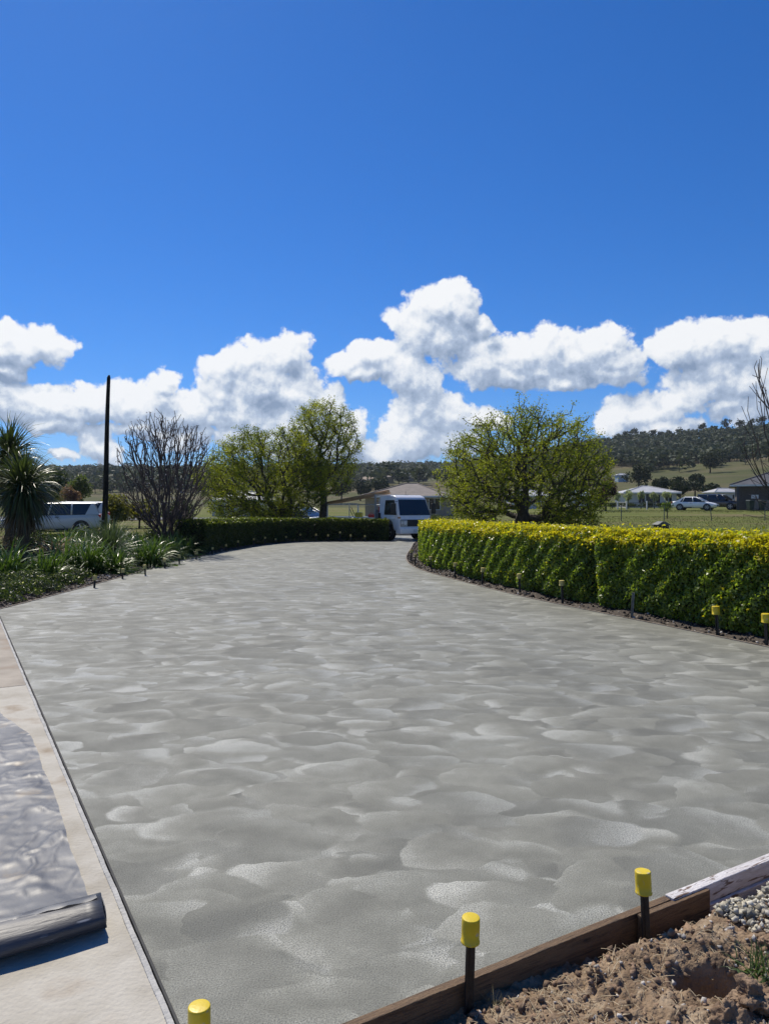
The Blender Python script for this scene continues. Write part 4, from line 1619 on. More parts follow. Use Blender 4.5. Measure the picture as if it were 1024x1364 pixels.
def tree(name, label, cat, loc, trunk, tips, seed, leaf=None, group=None, r_tip=0.006, power=0.47, bf=0.35, bark='bark', bow=0.08, wob=0.10, step=0.22):
    rs = np.random.default_rng(seed)
    e = empty(name, loc, 0, label, cat, group)
    nd, par, rad, chains, tip = skeleton(rs, trunk, tips, bf=bf, r_tip=r_tip, power=power, bow=bow, wob=wob, step=step)
    rad[0] *= 1.45
    rad[1] *= 1.15
    tr = branch_mesh('trunk', nd, rad, chains, M[bark], e)
    if leaf:
        per, spread, size, greens, back = leaf
        cs = []
        for t in tip:
            k = t
            for hop in range(back):
                cnt = int(per * rs.uniform(0.3, 1.5) * (1.0 if hop == 0 else 0.55))
                if cnt > 0:
                    cs.append(nd[k] + rs.normal(size=(cnt, 3)) * spread * np.array((1, 1, 0.8)))
                k = par[k]
                if k < len(trunk):
                    break
        Cc = np.concatenate(cs)
        V_, Q_ = leaf_quads(Cc, size * rs.uniform(0.55, 1.3, len(Cc)), rs, 0.5, None, 0.12)
        f = rs.random(len(Cc))[:, None]
        # clumps of fresher and older leaves
        cl = np.array([fbm(*(p * 1.0), 2, 0.9) for p in Cc])[:, None]
        f = np.clip(f * 0.6 + 0.2 + cl * 0.7, 0, 1)
        col = np.array(greens[0]) * (1 - f) + np.array(greens[1]) * f
        fo = quad_mesh('crown', V_, Q_, M['leaf'], e, col)
        fo['kind'] = 'stuff'
    return e


FRESH = ((0.085, 0.120, 0.016), (0.36, 0.37, 0.042))
# big spreading tree behind the right hedge
rs = np.random.default_rng(31)


def f_right(p):
    x = p[0] * 3.0 + 0.25
    y = p[1] * 2.7
    top = 5.05 - 0.11 * (x - 0.2) ** 2
    z = 2.55 + p[2] * 2.5
    lob = 0.35 * math.sin(x * 2.9 + 1) + 0.28 * math.sin(y * 3.3 + x * 1.7)
    if z > top + lob or z < 0.75 + 0.10 * abs(x) + 1.0 * math.exp(-((x - 0.1) / 0.9) ** 2):
        return None
    return (x, y, z)


tips = crown_points(rs, 1750, f_right)
spikes = np.array([(x, rs.uniform(-0.6, 0.6), z) for x, z in ((0.1, 5.45), (0.25, 5.2), (0.75, 5.25), (0.95, 5.15), (1.8, 5.05), (1.55, 4.85), (2.3, 4.6), (-0.9, 4.75), (-1.5, 4.6), (-1.9, 4.55), (2.7, 4.0), (-0.3, 5.0))])
low = np.array([(rs.uniform(0.8, 2.6), rs.uniform(-1.8, 0.6), rs.uniform(0.85, 1.3)) for _ in range(60)])
tips = np.concatenate([tips, spikes, low])
tree('tree', 'broad round-crowned tree with many dark branches standing behind the right hedge', 'tree', (4.5, 25.0, -0.06), [(0, 0, 0), (0.02, 0, 0.4), (0.05, 0, 0.75), (0.12, 0, 1.0), (0.2, 0, 1.25)], tips, 32,
     (20, 0.09, 0.074, FRESH, 2), 'leafing trees behind the hedges', r_tip=0.0092, power=0.45, bf=0.42, bow=0.10)

# two trees behind the far hedge
rs = np.random.default_rng(41)


def f_left(p):
    x = p[0] * 3.3 - 0.85
    y = p[1] * 2.2
    z = 2.9 + p[2] * 2.6
    top = 5.6 - 0.13 * (x + 0.4) ** 2 + 0.4 * math.sin(x * 2.4)
    if z > top or z < 0.9:
        return None
    return (x, y, z)


def f_tall(p):
    z = 4.55 + p[2] * 2.5
    w = 1.95 if z > 3.2 else 1.95 + (3.2 - z) * 0.25
    return (p[0] * w, p[1] * 1.8, z)


tree('tree', 'wide low tree with bright green leaves behind the left end of the far hedge', 'tree', (-5.1, 36, 0), [(0, 0, -0.1), (0.02, 0, 0.45), (0.03, 0, 0.8), (0.0, 0, 1.1)], crown_points(rs, 1150, f_left), 42,
     (30, 0.12, 0.092, FRESH, 2), 'leafing trees behind the hedges', r_tip=0.0100, power=0.45, bf=0.42)
tree('tree', 'taller round-topped green tree behind the far hedge, left of the truck', 'tree', (-3.1, 37.6, 0), [(-0.1, 0, -0.1), (-0.05, 0, 0.8), (0, 0, 1.5), (0.02, 0, 2.2)], crown_points(rs, 1000, f_tall), 43,
     (19, 0.11, 0.088, FRESH, 2), 'leafing trees behind the hedges', r_tip=0.008, power=0.45, bf=0.42)

# bare many-stemmed magnolia at the end of the garden bed
rs = np.random.default_rng(51)
tips = []
while len(tips) < 1800:
    u, v = rs.uniform(-1, 1), rs.uniform(-1, 1)
    z = rs.uniform(0.8, 4.75)
    w = 0.45 + 1.15 * smooth(0.3, 2.2, z) - 0.25 * smooth(3.2, 4.8, z)
    if u * u + v * v > 1:
        continue
    if z > 4.7 - 0.5 * u * u - 0.55 * rs.random():
        continue
    tips.append((u * w, v * w * 0.8, z))
tips = np.array(tips, float)
e = tree('bare_shrub', 'bare grey many-stemmed shrub with a few white blossoms beside the pole', 'shrub', (-7.15, 24.2, 0.0), [(0, 0, -0.1), (0, 0, 0.05), (0.02, 0, 0.15)], tips, 52, None, None, r_tip=0.0080, power=0.30, bf=0.8, bark='twig', bow=0.02, wob=0.02, step=0.25)
bl = tips[rs.random(len(tips)) < 0.45]
bud = np.concatenate([bl + rs.normal(size=bl.shape) * 0.03, bl + rs.normal(size=bl.shape) * 0.05])
V_, Q_ = leaf_quads(bud, 0.055, rs, 0.5)
colb = np.tile(np.array((0.09, 0.075, 0.06)), (len(bud), 1))
w_ = rs.random(len(bud)) < 0.2
colb[w_] = (0.75, 0.70, 0.68)
quad_mesh('buds', V_, Q_, M['dry'], e, colb)['kind'] = 'stuff'

# bare tree leaning in at the right edge
rs = np.random.default_rng(61)
tips = []
for k in range(330):
    z = rs.uniform(1.3, 5.4)
    tips.append((rs.uniform(-1.0, 1.3) * (0.55 + 0.45 * smooth(1.0, 2.5, z)) * (1 - 0.45 * smooth(3.6, 5.4, z)) - 0.15, rs.uniform(-0.9, 0.9), z))
tips += [(-0.42, 0, 5.35), (-0.5, 0.1, 5.0), (-0.75, 0.1, 4.0), (-0.85, -0.1, 3.4), (-0.8, 0.1, 1.9), (-0.95, 0, 2.5)]
e = tree('bare_tree', 'thin bare tree at the right edge of the picture', 'tree', (9.85, 18.0, -0.06), [(0, 0, -0.1), (0, 0, 0.4), (0.02, 0, 0.9), (0.0, 0, 1.3)], np.array(tips), 62, None, None, r_tip=0.007, power=0.36, bf=0.9, bark='twig', bow=0.03, wob=0.012, step=0.3)

# ------------------------------------------------------------------ strap-leaved plants


def blades(rs, n, base, length, width, elev, droop, curl=0.0, segs=4, cols=((0.05, 0.08, 0.02), (0.11, 0.16, 0.04)), spread=0.05):
    VV, QQ, CC, b = [], [], [], 0
    for k in range(n):
        a = rs.uniform(0, 2 * math.pi)
        el = R(rs.uniform(*elev))
        ln = length * rs.uniform(0.65, 1.15)
        w = width * rs.uniform(0.7, 1.2)
        d = np.array((math.cos(a) * math.cos(el), math.sin(a) * math.cos(el), math.sin(el)))
        p = np.array(base, float) + rs.normal(size=3) * spread * np.array((1, 1, 0.5))
        side = np.array((-math.sin(a), math.cos(a), 0)) + rs.normal(size=3) * 0.25
        side /= np.linalg.norm(side)
        st = ln / segs
        rows = []
        for j in range(segs + 1):
            u = j / segs
            ww = w * (0.55 + 0.9 * u if u < 0.4 else max(0.04, 0.91 * (1 - ((u - 0.4) / 0.6) ** 1.6)))
            rows.append((p - side * ww / 2, p + side * ww / 2))
            d = d + np.array((0, 0, -droop * st * (0.4 + u)))
            d /= np.linalg.norm(d)
            p = p + d * st
        for l, r_ in rows:
            VV += [l, r_]
        f = rs.random()
        c = np.array(cols[0]) * (1 - f) + np.array(cols[1]) * f
        for j in range(segs):
            QQ.append((b + 2 * j, b + 2 * j + 1, b + 2 * j + 3, b + 2 * j + 2))
            CC.append(c)
        b += 2 * (segs + 1)
    return np.array(VV), np.array(QQ), np.array(CC)


CORD = ((0.030, 0.045, 0.014), (0.125, 0.150, 0.050))


def cordyline(label, loc, h, rad, seed, n):
    rs = np.random.default_rng(seed)
    e = empty('cabbage_palm', loc, 0, label, 'palm', 'cabbage palms')
    MB().tube([(0, 0, -0.1), (0.03, 0, h * 0.35), (0.0, 0.02, h * 0.7), (0.02, 0, h)], [0.16, 0.13, 0.12, 0.10], 10).build('trunk', M['palm_bark'], e, smooth=True)
    top = (0.02, 0, h)
    pr = [blades(rs, n * 2, top, rad, 0.040, (-40, 85), 1.25, cols=CORD, spread=0.06), blades(rs, n // 2, (0.02, 0, h - 0.12), rad * 1.0, 0.04, (-65, 10), 0.9, cols=((0.05, 0.045, 0.02), (0.12, 0.11, 0.045)), spread=0.07)]
    V_, Q_, K_ = merge(pr)
    quad_mesh('crown', V_, Q_, M['blade'], e, K_)['kind'] = 'stuff'
    V_, Q_, K_ = blades(rs, n // 2, (0.02, 0, h - 0.30), rad * 0.9, 0.04, (-88, -45), 0.5, cols=((0.10, 0.075, 0.04), (0.22, 0.17, 0.10)), spread=0.07)
    quad_mesh('dry_skirt', V_, Q_, M['dry'], e, K_)['kind'] = 'stuff'
    return e


cordyline('nearer cabbage palm with a round spiky head at the left edge', (-8.80, 18.0, 0), 1.98, 1.12, 71, 380)
cordyline('taller cabbage palm behind the nearer one at the left edge', (-10.35, 20.4, 0), 2.85, 1.30, 72, 380)


def clump(name, label, loc, n, length, width, elev, droop, cols, seed, group=None, mat_='blade', cat='plant', spread=0.12, flowers=0):
    rs = np.random.default_rng(seed)
    e = empty(name, loc, 0, label, cat, group)
    V_, Q_, K_ = blades(rs, n, (0, 0, 0.0), length, width, elev, droop, cols=cols, spread=spread)
    V_[:, 2] = np.maximum(V_[:, 2], -0.02 + rs.random(len(V_)) * 0.05)
    quad_mesh('leaves', V_, Q_, M[mat_], e, K_)['kind'] = 'stuff'
    return e


GT = ((0.045, 0.065, 0.030), (0.13, 0.165, 0.085))
clump('grass_tree', 'fountain of thin grey-green spiky leaves in front of the pole base', (-7.20, 19.4, 0.30), 620, 1.12, 0.018, (0, 80), 0.75, GT, 81, spread=0.07)
clump('grass_tree', 'low drooping grey skirt of fine leaves left of the spiky fountain plant', (-8.0, 18.6, 0.16), 260, 0.85, 0.016, (0, 45), 1.0, ((0.10, 0.11, 0.075), (0.22, 0.23, 0.17)), 82, spread=0.10)
clump('dead_clump', 'tan dead strap leaves heaped round the nearer cabbage palm', (-9.25, 17.7, 0.35), 230, 0.95, 0.040, (0, 60), 1.3, ((0.16, 0.11, 0.05), (0.33, 0.25, 0.13)), 83, mat_='dry', spread=0.22)
clump('dead_clump', 'brown dead strap leaves right of the nearer cabbage palm trunk', (-8.35, 18.3, 0.35), 170, 0.80, 0.040, (0, 50), 1.2, ((0.16, 0.10, 0.055), (0.36, 0.27, 0.16)), 84, mat_='dry', spread=0.18)
AG = ((0.042, 0.080, 0.014), (0.145, 0.215, 0.042))
ag = [(-6.75, 16.9, 0.72, 'broad glossy strap-leaved clump in the middle of the left bed'),
      (-7.30, 16.7, 0.62, 'glossy strap-leaved clump just left of the broad one in the left bed'),
      (-6.35, 17.4, 0.55, 'glossy strap-leaved clump just right of the broad one in the left bed'),
      (-7.70, 15.2, 0.66, 'glossy strap-leaved clump at the left edge below the cabbage palm'),
      (-8.35, 15.5, 0.60, 'leftmost strap-leaved clump, cut by the picture edge'),
      (-7.15, 15.6, 0.48, 'small strap-leaved clump between the left edge clump and the broad one'),
      (-7.15, 20.9, 0.66, 'bright strap-leaved clump behind the spiky fountain plant'),
      (-6.55, 20.6, 0.60, 'strap-leaved clump below the bare shrub, second from the far hedge'),
      (-6.25, 21.6, 0.50, 'strap-leaved clump at the foot of the bare shrub near the far hedge'),
      (-7.6, 22.0, 0.60, 'strap-leaved clump behind the others, left of the bare shrub'),
      (-6.75, 22.6, 0.60, 'dark strap-leaved clump tucked against the far hedge end'),
      (-9.0, 16.6, 0.60, 'strap-leaved clump in front of the dead leaves at the left edge'),
      (-7.9, 19.8, 0.75, 'strap-leaved clump left of the spiky fountain plant, below the white car'),
      (-8.9, 20.6, 0.80, 'tall strap-leaved clump between the cabbage palm and the white car'),
      (-8.2, 21.8, 0.75, 'strap-leaved clump in front of the white car tail'),
      (-9.6, 22.4, 0.80, 'strap-leaved clump farthest back, under the white car'),
      (-6.1, 19.2, 0.62, 'strap-leaved clump by the concrete, right of the spiky fountain plant'),
      (-6.35, 23.3, 0.55, 'strap-leaved clump touching the near end of the far hedge'),
      (-7.5, 18.0, 0.70, 'strap-leaved clump directly in front of the grey fine-leaved skirt')]
for k, (x, y, r_, lab) in enumerate(ag):
    clump('strap_leaf_plant', lab, (x, y, 0.02), 220, r_ * 1.42, 0.042, (14, 82), 1.6, AG, 90 + k, 'strap-leaved clumps in the left garden bed')

# low ground-cover cushions along the edge of the bed
GC = ((0.020, 0.036, 0.014), (0.060, 0.085, 0.030))
gc = [(-6.45, 12.0, 0.50, 0.26), (-6.5, 12.9, 0.45, 0.24), (-7.1, 12.5, 0.6, 0.3), (-6.4, 13.7, 0.4, 0.22), (-7.0, 13.6, 0.6, 0.34), (-6.4, 14.8, 0.36, 0.2), (-7.8, 13.6, 0.6, 0.36), (-6.9, 14.5, 0.5, 0.28), (-6.55, 15.8, 0.36, 0.20)]
gl = ['dark green ground-cover cushion at the near end of the left bed', 'dark ground-cover cushion by the concrete just beyond the nearest one', 'dark ground-cover mound at the left edge of the picture near the path corner', 'small dark ground-cover cushion beside the first left stake', 'dark ground-cover mound in front of the left strap-leaved clumps', 'small dark cushion by the concrete between the first two left stakes', 'dark ground-cover mound farthest left in the bed', 'dark ground-cover mound below the broad strap-leaved clump', 'small dark cushion right below the broad strap-leaved clump']
for k, (x, y, r_, h) in enumerate(gc):
    rs = np.random.default_rng(130 + k)
    n = 2600
    d = unit(rs.normal(size=(n, 3)))
    d[:, 2] = np.abs(d[:, 2])
    q = 1 + 0.28 * np.array([fbm(*p, 2, 2.6) for p in d])
    Cc = d * np.array((r_, r_, h)) * (q * rs.uniform(0.78, 1.03, n))[:, None]
    e = empty('ground_cover', (x, y, 0.0), 0, gl[k], 'plant', 'dark ground-cover cushions in the left bed')
    V_, Q_ = leaf_quads(Cc, 0.045 * rs.uniform(0.6, 1.3, n), rs, 0.45, d, 0.1, 0.8)
    f = rs.random(n)[:, None]
    c = np.array(GC[0]) * (1 - f) + np.array(GC[1]) * f
    c[rs.random(n) < 0.035] = (0.55, 0.56, 0.50)
    quad_mesh('foliage', V_, Q_, M['hedge_leaf'], e, c)['kind'] = 'stuff'

q = ts(1.78, 0.50)
clump('grass_tuft', 'green grass tuft at the lower right edge among the clods', (q.x, q.y, soil_z(1.78, 0.50) - 0.01), 70, 0.13, 0.005, (20, 85), 6.0, ((0.05, 0.09, 0.02), (0.14, 0.20, 0.06)), 150, cat='grass', spread=0.03)
q = ts(0.965, 0.085)
clump('grass_tuft', 'dry grass wisp beside the nearest upright stake', (q.x, q.y, soil_z(0.965, 0.085) - 0.005), 16, 0.075, 0.002, (30, 88), 3.0, ((0.25, 0.22, 0.12), (0.4, 0.35, 0.2)), 151, mat_='dry', cat='grass', spread=0.012)


def bush(name, label, cat, loc, rx, ry, h, n, size, cols, seed, group=None, trunk_h=0.0, z0=0.0, lump=0.3, mtl='leaf'):
    """shrub or small far tree: leaf cloud with clumps and gaps on a short forked stem"""
    rs = np.random.default_rng(seed)
    e = empty(name, loc, 0, label, cat, group)
    k = 9 + int(rs.integers(5))
    cen = unit(rs.normal(size=(k, 3))) * rs.uniform(0.2, 0.72, (k, 1))
    rad = rs.uniform(0.28, 0.55, k)
    pick = rs.integers(k, size=n)
    d = unit(rs.normal(size=(n, 3)))
    p = cen[pick] + d * (rad[pick] * rs.uniform(0.5, 1.05, n))[:, None]
    C_ = p * np.array((rx, ry, h / 2)) + np.array((0, 0, trunk_h + h / 2))
    C_[:, 2] = np.maximum(C_[:, 2], 0.03)
    V_, Q_ = leaf_quads(C_, size * rs.uniform(0.6, 1.3, n), rs, 0.6, d, 0.1, 0.8)
    f = np.clip(rs.random(n) * 0.7 + 0.35 * (rs.random(k)[pick] - 0.2), 0, 1)[:, None]
    col = np.array(cols[0]) * (1 - f) + np.array(cols[1]) * f
    mb = MB()
    fz = trunk_h + h * 0.3
    rr = max(0.015, 0.03 * h)
    mb.tube([(0, 0, -0.2), (0, 0, fz * 0.5), (0.02, 0, fz)], [rr * 1.3, rr, rr * 0.8], 6)
    for c in cen[:7]:
        q_ = c * np.array((rx, ry, h / 2)) + np.array((0, 0, trunk_h + h / 2))
        mb.tube([(0.01, 0, fz * 0.7), (q_[0] * .5, q_[1] * .5, (fz + q_[2]) / 2), tuple(q_)], [rr * 0.7, rr * 0.45, rr * 0.2], 5, cap=False)
    mb.build('trunk', M['bark'], e, smooth=True)
    quad_mesh('crown', V_, Q_, M[mtl], e, col)['kind'] = 'stuff'
    return e


for k, (x, y, r_, h, lab) in enumerate([(-8.6, 23.6, 0.9, 0.95, 'dark leafy shrub at the back of the bed in front of the white cars'), (-7.3, 24.6, 0.8, 0.85, 'dark leafy shrub round the foot of the bare shrub'), (-10.4, 22.6, 0.9, 0.9, 'dark leafy shrub behind the cabbage palms at the left edge'), (-6.5, 25.0, 0.6, 0.75, 'dark leafy shrub between the bare shrub and the far hedge'), (-7.9, 22.9, 0.7, 0.85, 'dark leafy shrub between the pole and the bare shrub'), (-9.4, 24.2, 1.0, 0.9, 'dark leafy shrub directly in front of the nearer white car'), (-6.9, 21.4, 0.5, 0.6, 'small dark shrub among the strap-leaved clumps by the bare shrub')]):
    bush('dark_shrub', lab, 'shrub', (x, y, 0.0), r_, r_ * 0.8, h, 4200, 0.075, ((0.020, 0.034, 0.012), (0.065, 0.090, 0.028)), 180 + k, 'dark shrubs at the back of the left bed')


def gpos(px, d):
    x = (px - 512) / FPX * d
    return (x, d, tz(x, d))


YB = ((0.075, 0.085, 0.012), (0.25, 0.22, 0.022))
DG = ((0.022, 0.036, 0.012), (0.055, 0.075, 0.026))
bush('yellow_bush', 'yellow-green bushy shrub right behind the leaning pole', 'shrub', gpos(152, 46), 1.6, 1.2, 2.3, 5200, 0.14, YB, 201)
bush('yellow_bush', 'yellow-green bushy shrub behind the bare shrub stems', 'shrub', gpos(186, 47), 1.5, 1.2, 2.2, 4200, 0.14, YB, 202)
bush('dark_bush', 'dark green shrub between the bare shrub and the wide green tree', 'shrub', gpos(240, 44), 1.3, 1.2, 2.0, 3600, 0.13, DG, 203)
bush('green_tree', 'dark green roadside tree above the white cars, behind the cabbage palm', 'tree', gpos(66, 74), 1.9, 1.6, 4.9, 4200, 0.24, DG, 204, None, 0.5)
bush('green_tree', 'round mid-green tree above the white cars, left of the pole', 'tree', gpos(101, 82), 2.0, 1.8, 4.2, 4200, 0.24, ((0.05, 0.07, 0.018), (0.11, 0.14, 0.035)), 205, None, 0.4)
bush('blossom_tree', 'small pink-brown blossom tree above the roof of the white cars', 'tree', gpos(97, 66), 1.15, 1.0, 2.6, 2600, 0.15, ((0.13, 0.065, 0.055), (0.25, 0.15, 0.13)), 206, None, 0.5)
bush('red_tree', 'small dark red-leaved tree right of the big tree by the white fence', 'tree', gpos(806, 78), 1.75, 1.5, 3.3, 3600, 0.19, ((0.030, 0.012, 0.012), (0.070, 0.026, 0.022)), 207, None, 0.4)
for k, px in enumerate((822, 836, 853, 871, 887)):
    bush('silver_shrub', 'pale silver-green standard shrub before the grey-roofed house, ' + ORD[k] + ' from the left', 'shrub', gpos(px, 92), 0.66, 0.6, 1.7, 900, 0.15, ((0.24, 0.27, 0.19), (0.42, 0.45, 0.34)), 210 + k, 'row of silver shrubs before the grey-roofed house', 0.75)
bush('young_tree', 'young bright green sapling on a stake behind the black box', 'tree', gpos(888, 58), 0.62, 0.5, 1.35, 420, 0.13, ((0.07, 0.11, 0.02), (0.16, 0.21, 0.04)), 220, None, 0.25)
gm = [(850, 190, 8.5, 6.5, 'spreading dark gum tree above the grey-roofed house'),
      (880, 150, 4.5, 4.2, 'rounded dark tree right behind the grey-roofed house'),
      (905, 140, 5.5, 4.0, 'dark rounded tree behind the white sedan'),
      (925, 155, 4.5, 4.6, 'dark rounded tree behind the gap between the white sedan and the dark car'),
      (948, 138, 3.6, 3.0, 'low dark tree behind the roof of the dark car'),
      (945, 250, 9.5, 7.0, 'lone dark gum tree on the pasture below the right hill'),
      (770, 150, 5.5, 4.0, 'dark tree behind the right side of the big tree'),
      (480, 210, 7.5, 6.0, 'dark tree on the slope above the truck tray'),
      (508, 230, 7.0, 6.5, 'dark tree beside the first on the slope above the truck'),
      (531, 330, 5.0, 6.0, 'small dark tree left of the dark-roofed hillside house'),
      (455, 190, 7.0, 6.0, 'dark tree on the slope at the right flank of the tall green tree'),
      (620, 120, 5.0, 3.6, 'dark tree seen under the left side of the big tree'),
      (700, 130, 5.0, 3.2, 'dark tree seen behind the middle of the big tree')]
for k, (px, d, w, h, lab) in enumerate(gm):
    bush('gum_tree', lab, 'tree', gpos(px, d), w / 2, w / 2.2, h, 1900, 0.30 + d * 0.0016, ((0.026, 0.038, 0.019), (0.085, 0.100, 0.048)), 230 + k, 'gum trees on the slopes', h * 0.18, mtl='gum')

# wooded hills: a far wood that reads as one mass
rs = np.random.default_rng(300)
TV = []
for k in range(7):
    n = 64
    kk = 6
    cen = unit(rs.normal(size=(kk, 3))) * rs.uniform(0.25, 0.75, (kk, 1))
    pick = rs.integers(kk, size=n)
    d = unit(rs.normal(size=(n, 3)))
    C_ = cen[pick] + d * rs.uniform(0.25, 0.5, (n, 1))
    V_, Q_ = leaf_quads(C_, 0.42 * rs.uniform(0.6, 1.3, n), rs, 0.8, d, 0.12, 0.7)
    TV.append((V_, Q_))


def wood(name, label, sites, seed):
    rs = np.random.default_rng(seed)
    VV, QQ, CC, b = [], [], [], 0
    for (x, y, h) in sites:
        V_, Q_ = TV[rs.integers(7)]
        a = rs.uniform(0, 6.28)
        rot = np.array(((math.cos(a), -math.sin(a), 0), (math.sin(a), math.cos(a), 0), (0, 0, 1)))
        w = h * rs.uniform(0.46, 0.66)
        p = (V_ @ rot.T) * np.array((w, w, h * 0.40)) + np.array((x, y, tz(x, y) + h * 0.52))
        tr = np.array([(-.3, 0, -.5), (.3, 0, -.5), (.2, 0, h * .55), (-.2, 0, h * .55)]) * np.array((h * .06, 1, 1)) + np.array((x, y, tz(x, y)))
        f = rs.random((len(Q_), 1)) * 0.6 + rs.random() * 0.4
        c = np.array((0.026, 0.040, 0.022)) * (1 - f) + np.array((0.115, 0.132, 0.072)) * f
        VV += [p, tr]
        QQ += [Q_ + b, np.arange(4)[None] + b + len(p)]
        CC += [c, np.array([(0.07, 0.06, 0.05)])]
        b += len(p) + 4
    o = quad_mesh(name, np.concatenate(VV), np.concatenate(QQ), M['gum'], None, np.concatenate(CC))
    return tag(o, label, 'woodland', kind='stuff')


def fr(px, py_frac):
    D = np.interp(px, RID_PX, RID_D)
    return 120 + (D - 120) * py_frac


sites = []
for k in range(2300):
    px = rs.uniform(720, 1330)
    t = 1.04 - rs.random() * 0.66
    if t < 0.50 + 0.07 * math.sin(px * 0.02) + 0.05 * math.sin(px * 0.07) and rs.random() < 0.90:
        continue
    d = fr(px, t)
    sites.append(((px - 512) / FPX * d, d, rs.uniform(5.5, 9.5)))
wood('hill_woodland', 'dark gum woodland covering the hill on the right', sites, 301)
sites = []
for k in range(4200):
    px = rs.uniform(-420, 745)
    t = 1.04 - rs.random() ** 0.9 * 0.84
    lim = 0.24 + 0.06 * math.sin(px * 0.017)
    if px > 440:
        lim += 0.26 + 0.24 * max(0, px - 520) / 100
    if t < lim and rs.random() < 0.9:
        continue
    d = fr(px, t)
    sites.append(((px - 512) / FPX * d, d, rs.uniform(7, 12)))
wood('hill_woodland', 'distant bluish wooded ridge behind the middle and left trees', sites, 302)
# gums standing clear on the right skyline
for k, px in enumerate((832, 843, 856, 868, 880, 890, 903, 921, 936, 950, 966, 983, 999, 1012)):
    d = fr(px, 1.0)
    hh = (11, 13, 10, 11, 9, 10, 12, 9, 13, 10, 15, 14, 13, 15)[k]
    bush('skyline_gum_tree', 'gum tree standing clear on the right ridge line, ' + (ORD + ['fourteenth'])[k] + ' from the left', 'tree', gpos(px, d), hh * 0.33, hh * 0.3, hh * 0.55, 420, 1.0, ((0.024, 0.036, 0.020), (0.080, 0.095, 0.052)), 330 + k, 'gum trees on the right skyline', hh * 0.36, mtl='gum')
# loose grass over the paddock
n = 52000
gx = rs.uniform(-2, 48, n)
gy = 23 + rs.random(n) ** 0.8 * 56
keep = (gx > (gy - 20) * 0.03 + 1.5) & (np.abs(gx / gy) < 0.60) & ~((gy > 61.5 + 0.03 * gx) & (gy < 70.5 + 0.03 * gx))
gx, gy = gx[keep], gy[keep]
gx2 = rs.uniform(-24, -8, 9000)
gy2 = rs.uniform(24, 50, 9000)
gx, gy = np.r_[gx, gx2], np.r_[gy, gy2]
C_ = np.c_[gx, gy, terrain(gx, gy) + 0.03]
V_, Q_ = leaf_quads(C_, rs.uniform(0.05, 0.14, len(C_)), rs, 0.3, None, 0.1, 0.8, np.array((0, 0, 2.0)))
dry = np.array([fbm(a * 0.35, b_, 3, 3, 0.16) for a, b_ in zip(gx, gy)]) + 0.5 * (1 - smooth(34, 52, gy)) + rs.normal(0, 0.2, len(gx)) > 0.32
col = np.where(dry[:, None], np.array((0.21, 0.175, 0.09)), np.array((0.135, 0.155, 0.038))) * rs.uniform(0.7, 1.25, (len(gx), 1))
tag(quad_mesh('grass', V_, Q_, M['dry'], None, col), 'rough green and straw-coloured grass of the paddock behind the hedge', 'grass', kind='stuff')

# ------------------------------------------------------------------ vehicles
def wheel(parent, x, y, r_, w, side, spokes=5):
    e = empty('wheel', (x, y, r_))
    e.parent = parent
    Mx = Matrix.Rotation(R(90), 4, 'X')
    h = w / 2
    MB().lathe([(r_ * 0.62, -h), (r_ * 0.90, -h), (r_ * 0.98, -h * 0.75), (r_, -h * 0.3), (r_, h * 0.3), (r_ * 0.98, h * 0.75), (r_ * 0.90, h), (r_ * 0.62, h)], 22, Mx).build('tyre', M['rubber'], e, smooth=True)
    mb = MB()
    yo = side * (h + 0.004)
    mb.lathe([(r_ * 0.20, h * 0.8), (r_ * 0.16, h * 0.98), (0.01, h * 1.0)] if side < 0 else [(0.01, -h), (r_ * 0.16, -h * .98), (r_ * 0.20, -h * .8)], 12, Mx)
    for k in range(spokes):
        a = 2 * math.pi * k / spokes
        R2 = Matrix.Rotation(a, 4, 'Y')
        mb.box(r_ * 0.1, r_ * 0.66, -0.01 + yo * 0.96, 0.01 + yo * 0.96, -r_ * 0.09, r_ * 0.09, R2)
    ring = [(r_ * 0.655 * math.cos(a), yo * 0.97, r_ * 0.655 * math.sin(a)) for a in np.linspace(0, 2 * math.pi, 23)]
    mb.tube(ring, r_ * 0.035, 5, cap=False)
    mb.build('rim', M['alloy'], e)
    return e


